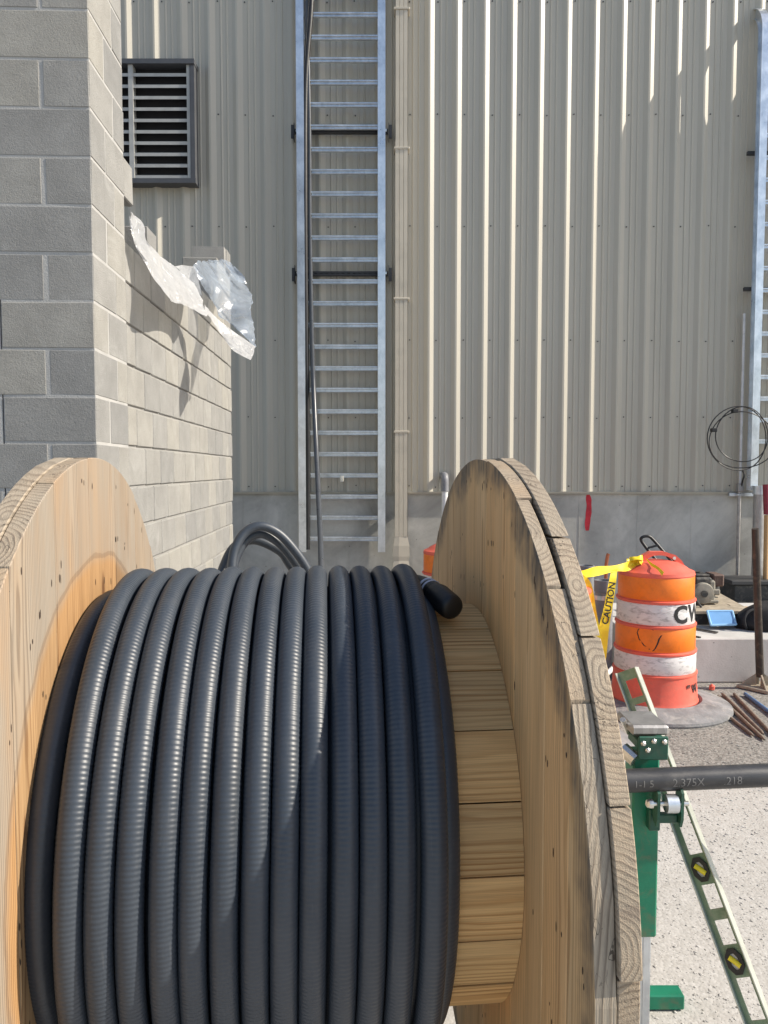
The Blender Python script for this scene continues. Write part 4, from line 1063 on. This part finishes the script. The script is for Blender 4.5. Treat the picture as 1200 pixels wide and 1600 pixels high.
b.tube([W(1028, 852, 7.03), W(1013, 856, 7.03)], .010, 8); b.build('handle', M['black'], pk, True, True)
# blue panel leaning on the compactor
bt = thing('blue_panel', 'flat light blue tray propped up in front of the compactor', 'tray', W(1128, 978, 6.45))
q = [W(1111, 977, 6.42), W(1150, 976, 6.42), W(1144, 955, 6.58), W(1105, 955, 6.58)]
nn = (q[1] - q[0]).cross(q[3] - q[0]).normalized()
b = MB(); b.add(q + [p - nn * .012 for p in q], [(0, 1, 2, 3), (4, 7, 6, 5), (0, 4, 5, 1), (1, 5, 6, 2), (2, 6, 7, 3), (3, 7, 4, 0)]); b.build('face', M['blue_tray'], bt, world=True)
for i in range(4):
    b = MB(); b.tube([q[i] + nn * .001, q[(i + 1) % 4] + nn * .001], .010, 8); b.build('rim', M['blue_edge'], bt, world=True)
# black bag
bg_ = thing('tool_bag', 'slumped black cloth bag at the right end of the pad', 'bag', W(1190, 985, 6.4))
bc = W(1196, 975, 6.45); vs = []; nu, nv = 28, 14
for i in range(nv + 1):
    th = math.pi * i / nv
    for j in range(nu):
        ph = 2 * math.pi * j / nu; d = Vector((math.sin(th) * math.cos(ph), math.sin(th) * math.sin(ph), math.cos(th)))
        f = 1 + .22 * noise.noise(d * 2.1 + Vector((3, 1, 7))) + .08 * noise.noise(d * 6)
        p = Vector((d.x * .30 * f, d.y * .2 * f, max(d.z * .15 * f, -.09)))
        p.z += .03 * d.x if d.x > 0 else .05 * d.x
        vs.append(Vector((bc.x + .07, 6.48, PZ + .092)) + p)
b = MB(); b.add(vs, [(i * nu + j, i * nu + (j + 1) % nu, (i + 1) * nu + (j + 1) % nu, (i + 1) * nu + j) for i in range(nv) for j in range(nu)]); b.build('bag_body', M['black_cloth'], bg_, True, True)
b = MB(); h = [W(1166, 982, 6.36), W(1163, 968, 6.36), W(1168, 957, 6.38), W(1178, 953, 6.4), W(1190, 960, 6.42)]
b.tube(smooth_path(h, 6), .012, 8); b.build('bag_strap', M['black_cloth'], bg_, True, True)
# cardboard box with a clamp, black bin, flat bars
p = W(1160, 968, 6.85); cb = thing('cardboard_box', 'small open cardboard box beside the black bag', 'box', (p.x, 6.9, PZ))
b = MB(); b.box((p.x - .07, 6.8, PZ), (p.x + .10, 6.98, PZ + .10)); b.build('box_body', M['card'], cb, world=True)
b = MB(); b.add([(p.x - .07, 6.8, PZ + .101), (p.x + .1, 6.8, PZ + .101), (p.x + .09, 6.72, PZ + .13), (p.x - .06, 6.72, PZ + .13)], [(0, 1, 2, 3)]); b.add([(p.x - .07, 6.98, PZ + .101), (p.x - .07, 6.8, PZ + .101), (p.x - .13, 6.82, PZ + .14), (p.x - .13, 6.96, PZ + .14)], [(0, 1, 2, 3)])
b.build('box_flap', M['card'], cb, world=True)
p0, p1 = W(1141, 908, 7.95), W(1184, 908, 7.95)
bn = thing('black_bin', 'black open bin standing on the ground between the pad and the wall', 'bin', (p0.x + .25, 8.05, 0))
b = MB(); b.box((p0.x + .02, 7.9, 0), (p1.x + .35, 8.25, p0.z - .03), .01); b.build('bin_body', M['engine_black'], bn, world=True)
b = MB(); b.box((p0.x - .02, 7.87, p0.z - .0299), (p1.x + .38, 8.28, p0.z + .015), .006); b.build('bin_lid', M['strut'], bn, world=True)
b = MB()
for (ax_, ay_), (bx_, by_), g_ in (((1074, 979), (1121, 990), 0), ((1070, 986), (1096, 992), 1), ((1070, 993), (1095, 1000), 2)):
    pass
fb = None
for i, ((ax_, ay_), (bx_, by_), lab) in enumerate((((1070, 980), (1121, 989), 'longest dark flat bar lying on the pad beside the drum'), ((1062, 991), (1094, 997), 'short dark flat bar at the front edge of the pad'))):
    a_, c_ = G(ax_, ay_, PZ + .006), G(bx_, by_, PZ + .006); d = (c_ - a_).normalized(); s_ = Vector((-d.y, d.x, 0))
    b = MB(); b.add([a_ - s_ * .014, c_ - s_ * .014, c_ + s_ * .014, a_ + s_ * .014] + [p + Vector((0, 0, .010)) for p in (a_ - s_ * .014, c_ - s_ * .014, c_ + s_ * .014, a_ + s_ * .014)], [(0, 1, 2, 3), (4, 5, 6, 7), (0, 1, 5, 4), (1, 2, 6, 5), (2, 3, 7, 6), (3, 0, 4, 7)])
    tag(b.build('flat_bar', M['engine_black'], None), lab, 'bar', 'dark flat bars on the pad')

# hand tamper
tb = G(1187, 1076); tt = W(1180, 826, 5.72)
tm_ = thing('hand_tamper', 'brown steel hand tamper with square base standing in front of the pad', 'tamper', tb)
b = MB(); b.tube([tb + Vector((0, 0, .10)), tt], [.030, .0255], 16); b.build('shaft', M['tamper'], tm_, True, True)
b = MB(); hs = .125; c_ = tb; rot = Matrix.Rotation(R(38), 4, 'Z'); T_ = Matrix.Translation(c_) @ rot
b.box((-hs, -hs, .004), (hs, hs, .028), .004, mat=T_); b.build('foot_plate', M['dusty_steel'], tm_, world=True)
b = MB()
for k in range(4):
    m4 = Matrix.Translation(c_) @ Matrix.Rotation(R(38 + 45 + 90 * k), 4, 'Z')
    b.prism([(.028, .0285), (.15, .0285), (.03, .12)], lambda u, v, d, m4=m4: m4 @ Vector((u, d, v)), -.006, .006)
b.build('gusset', M['dusty_steel'], tm_, world=True)
# shovel leaning on the wall at the right edge
s0, s1 = W(1197, 757, 8.1), W(1196, 915, 8.0)
sh = thing('shovel_handle', 'wooden tool handle with maroon grip at the far right edge', 'tool', (s1.x, 8.0, 0))
b = MB(); b.tube([W(1198, 805, 8.08), s1, Vector((s1.x, 7.95, .3))], .026, 12); b.build('shaft', M['handle_wood'], sh, True, True)
b = MB(); b.tube([s0, W(1198, 804, 8.08)], [.034, .031], 12); b.build('grip', M['maroon'], sh, True, True)
b = MB(); b.box((s1.x - .10, 7.92, .02), (s1.x + .10, 7.96, .32), .01); b.build('blade', M['tamper'], sh, world=True)

# ------------------------------------------------------------------ steel conduits at the right end of the wall
def riser(label, px, y0, y1, r, Y, mat, to_ground=False):
    a_, c_ = W(px, y0, Y), W(px, y1, Y); t = thing('wall_conduit', label, 'conduit', (a_.x, Y, 0), 0, 'conduits on the right end of the wall')
    b = MB(); b.tube([a_, Vector((a_.x, Y, 0 if to_ground else c_.z))], r, 16); b.build('pipe', M[mat], t, True, True); return t, a_
r1, a1 = riser('thin grey conduit rising from the bin to the siding edge', 1155.5, 765, 900, .019, 8.56, 'galv_dull', True)
b = MB(); b.tube([a1 + Vector((0, 0, -.02)), a1 + Vector((0, 0, .03))], .026, 12); b.build('coupling', M['galv_dull'], r1, True, True)
z = W(1150, 773, 8.56).z; b = MB(); b.box((a1.x - .10, 8.585, z - .02), (a1.x + .35, 8.62, z + .02), .003); b.box((a1.x - .03, 8.535, z - .012), (a1.x + .03, 8.584, z + .012), .003); b.build('strut_clamp', M['galv'], r1, world=True)
r2, a2 = riser('narrow white conduit beside the right ladder tray rail', 1163, 490, 766, .014, 8.56, 'white_pvc')
b = MB(); b.box((a2.x - .03, 8.53, ZS + .0), (a2.x + .03, 8.6, ZS + .09), .006); b.build('fitting', M['galv_dull'], r2, world=True)
r3, a3 = riser('thick steel pipe sleeve under the right ladder tray', 1187, 764, 930, .062, 8.38, 'galv_dull', True)
b = MB(); b.tube([a3 + Vector((0, 0, -.06)), a3 + Vector((0, 0, .035))], .072, 20); b.build('bushing', M['galv'], r3, True, True)
# black wire loop hung on the tray
wl = thing('wire_loop', 'coiled black wire hanging on the right ladder tray', 'wire', W(1150, 690, 8.3))
b = MB()
for k, (rx, rz, ox, oz) in enumerate(((46, 50, 0, 0), (41, 43, 8, -5), (52, 44, 9, 4))):
    P = []
    for i in range(40):
        a_ = 2 * math.pi * i / 40 + .3 * k; P.append(W(1151 + ox + rx * math.cos(a_), 685 + oz + rz * math.sin(a_) + 2 * math.sin(2 * a_ + k), 8.27 + .02 * math.sin(3 * a_ + k)))
    b.tube(P, .0062, 6, closed=True)
b.build('wire', M['black'], wl, True, True)
b = MB()
for px, py in ((1148, 642), (1115, 672)): p = W(px, py, 8.27); b.box((p.x - .03, 8.24, p.z - .02), (p.x + .03, 8.3, p.z + .02), .006)
b.build('tie', M['black'], wl, world=True)
b = MB(); b.tube(smooth_path([W(1160, 735, 8.3), W(1163, 742, 8.36), W(1160, 752, 8.5), W(1158, 764, 8.55)], 6), .009, 6); b.build('wire_tail', M['black'], wl, True, True)

# ------------------------------------------------------------------ rods on the gravel
RODS = [((1106, 1084), (1172, 1148), .0105, 'rust', 'rusty rod nearest the drum, half under its rubber base'), ((1122, 1088), (1195, 1156), .0120, 'rust', 'second rusty rod from the drum on the gravel'),
        ((1129, 1084), (1193, 1147), .0125, 'rust', 'third rusty rod from the drum, thickest of the four'), ((1147, 1084), (1212, 1153), .0120, 'rust', 'fourth rusty rod from the drum, next to the blue one'),
        ((1164, 1084), (1222, 1127), .0145, 'blue_rod', 'blue painted rod lying right of the rusty rods')]
for a_, c_, r, m_, lab in RODS:
    p, q = G(*a_, r + .002), G(*c_, r + .002)
    if 'nearest' in lab: p = G(1142, 1122, r + .002); q = G(1178, 1150, r + .002); 
    d = (q - p).normalized(); b = MB(); b.tube([p, p + d * .006, q - d * .05, q], [r * .8, r, r, r * .45], 10)
    tag(b.build('steel_rod', M[m_], None, True), lab, 'rod', 'rods lying on the gravel')

# ------------------------------------------------------------------ scraps on the gravel by the drum
for px, py, m_, lab in ((1112, 1078, 'orange', 'small broken orange plastic chip behind the drum base'), (962, 1172, 'mortar_light', 'pale stone lump beside the green stand')):
    p = G(px, py); b = MB(); rr = .026 if m_ == 'orange' else .04
    vs = [Vector((p.x + rr * math.cos(a) * random.uniform(.6, 1.1), p.y + rr * math.sin(a) * random.uniform(.6, 1.1), z)) for z, f in ((.003, 1), (.03, .9)) for a in [R(60 * i) for i in range(6)]]
    b.add(vs + [Vector((p.x, p.y, .05))], [tuple(range(6))[::-1]] + [(i, (i + 1) % 6, 6 + (i + 1) % 6, 6 + i) for i in range(6)] + [(6 + i, 6 + (i + 1) % 6, 12) for i in range(6)])
    tag(b.build('rubble_lump' if m_ != 'orange' else 'plastic_chip', M[m_], None), lab, 'rubble' if m_ != 'orange' else 'debris')
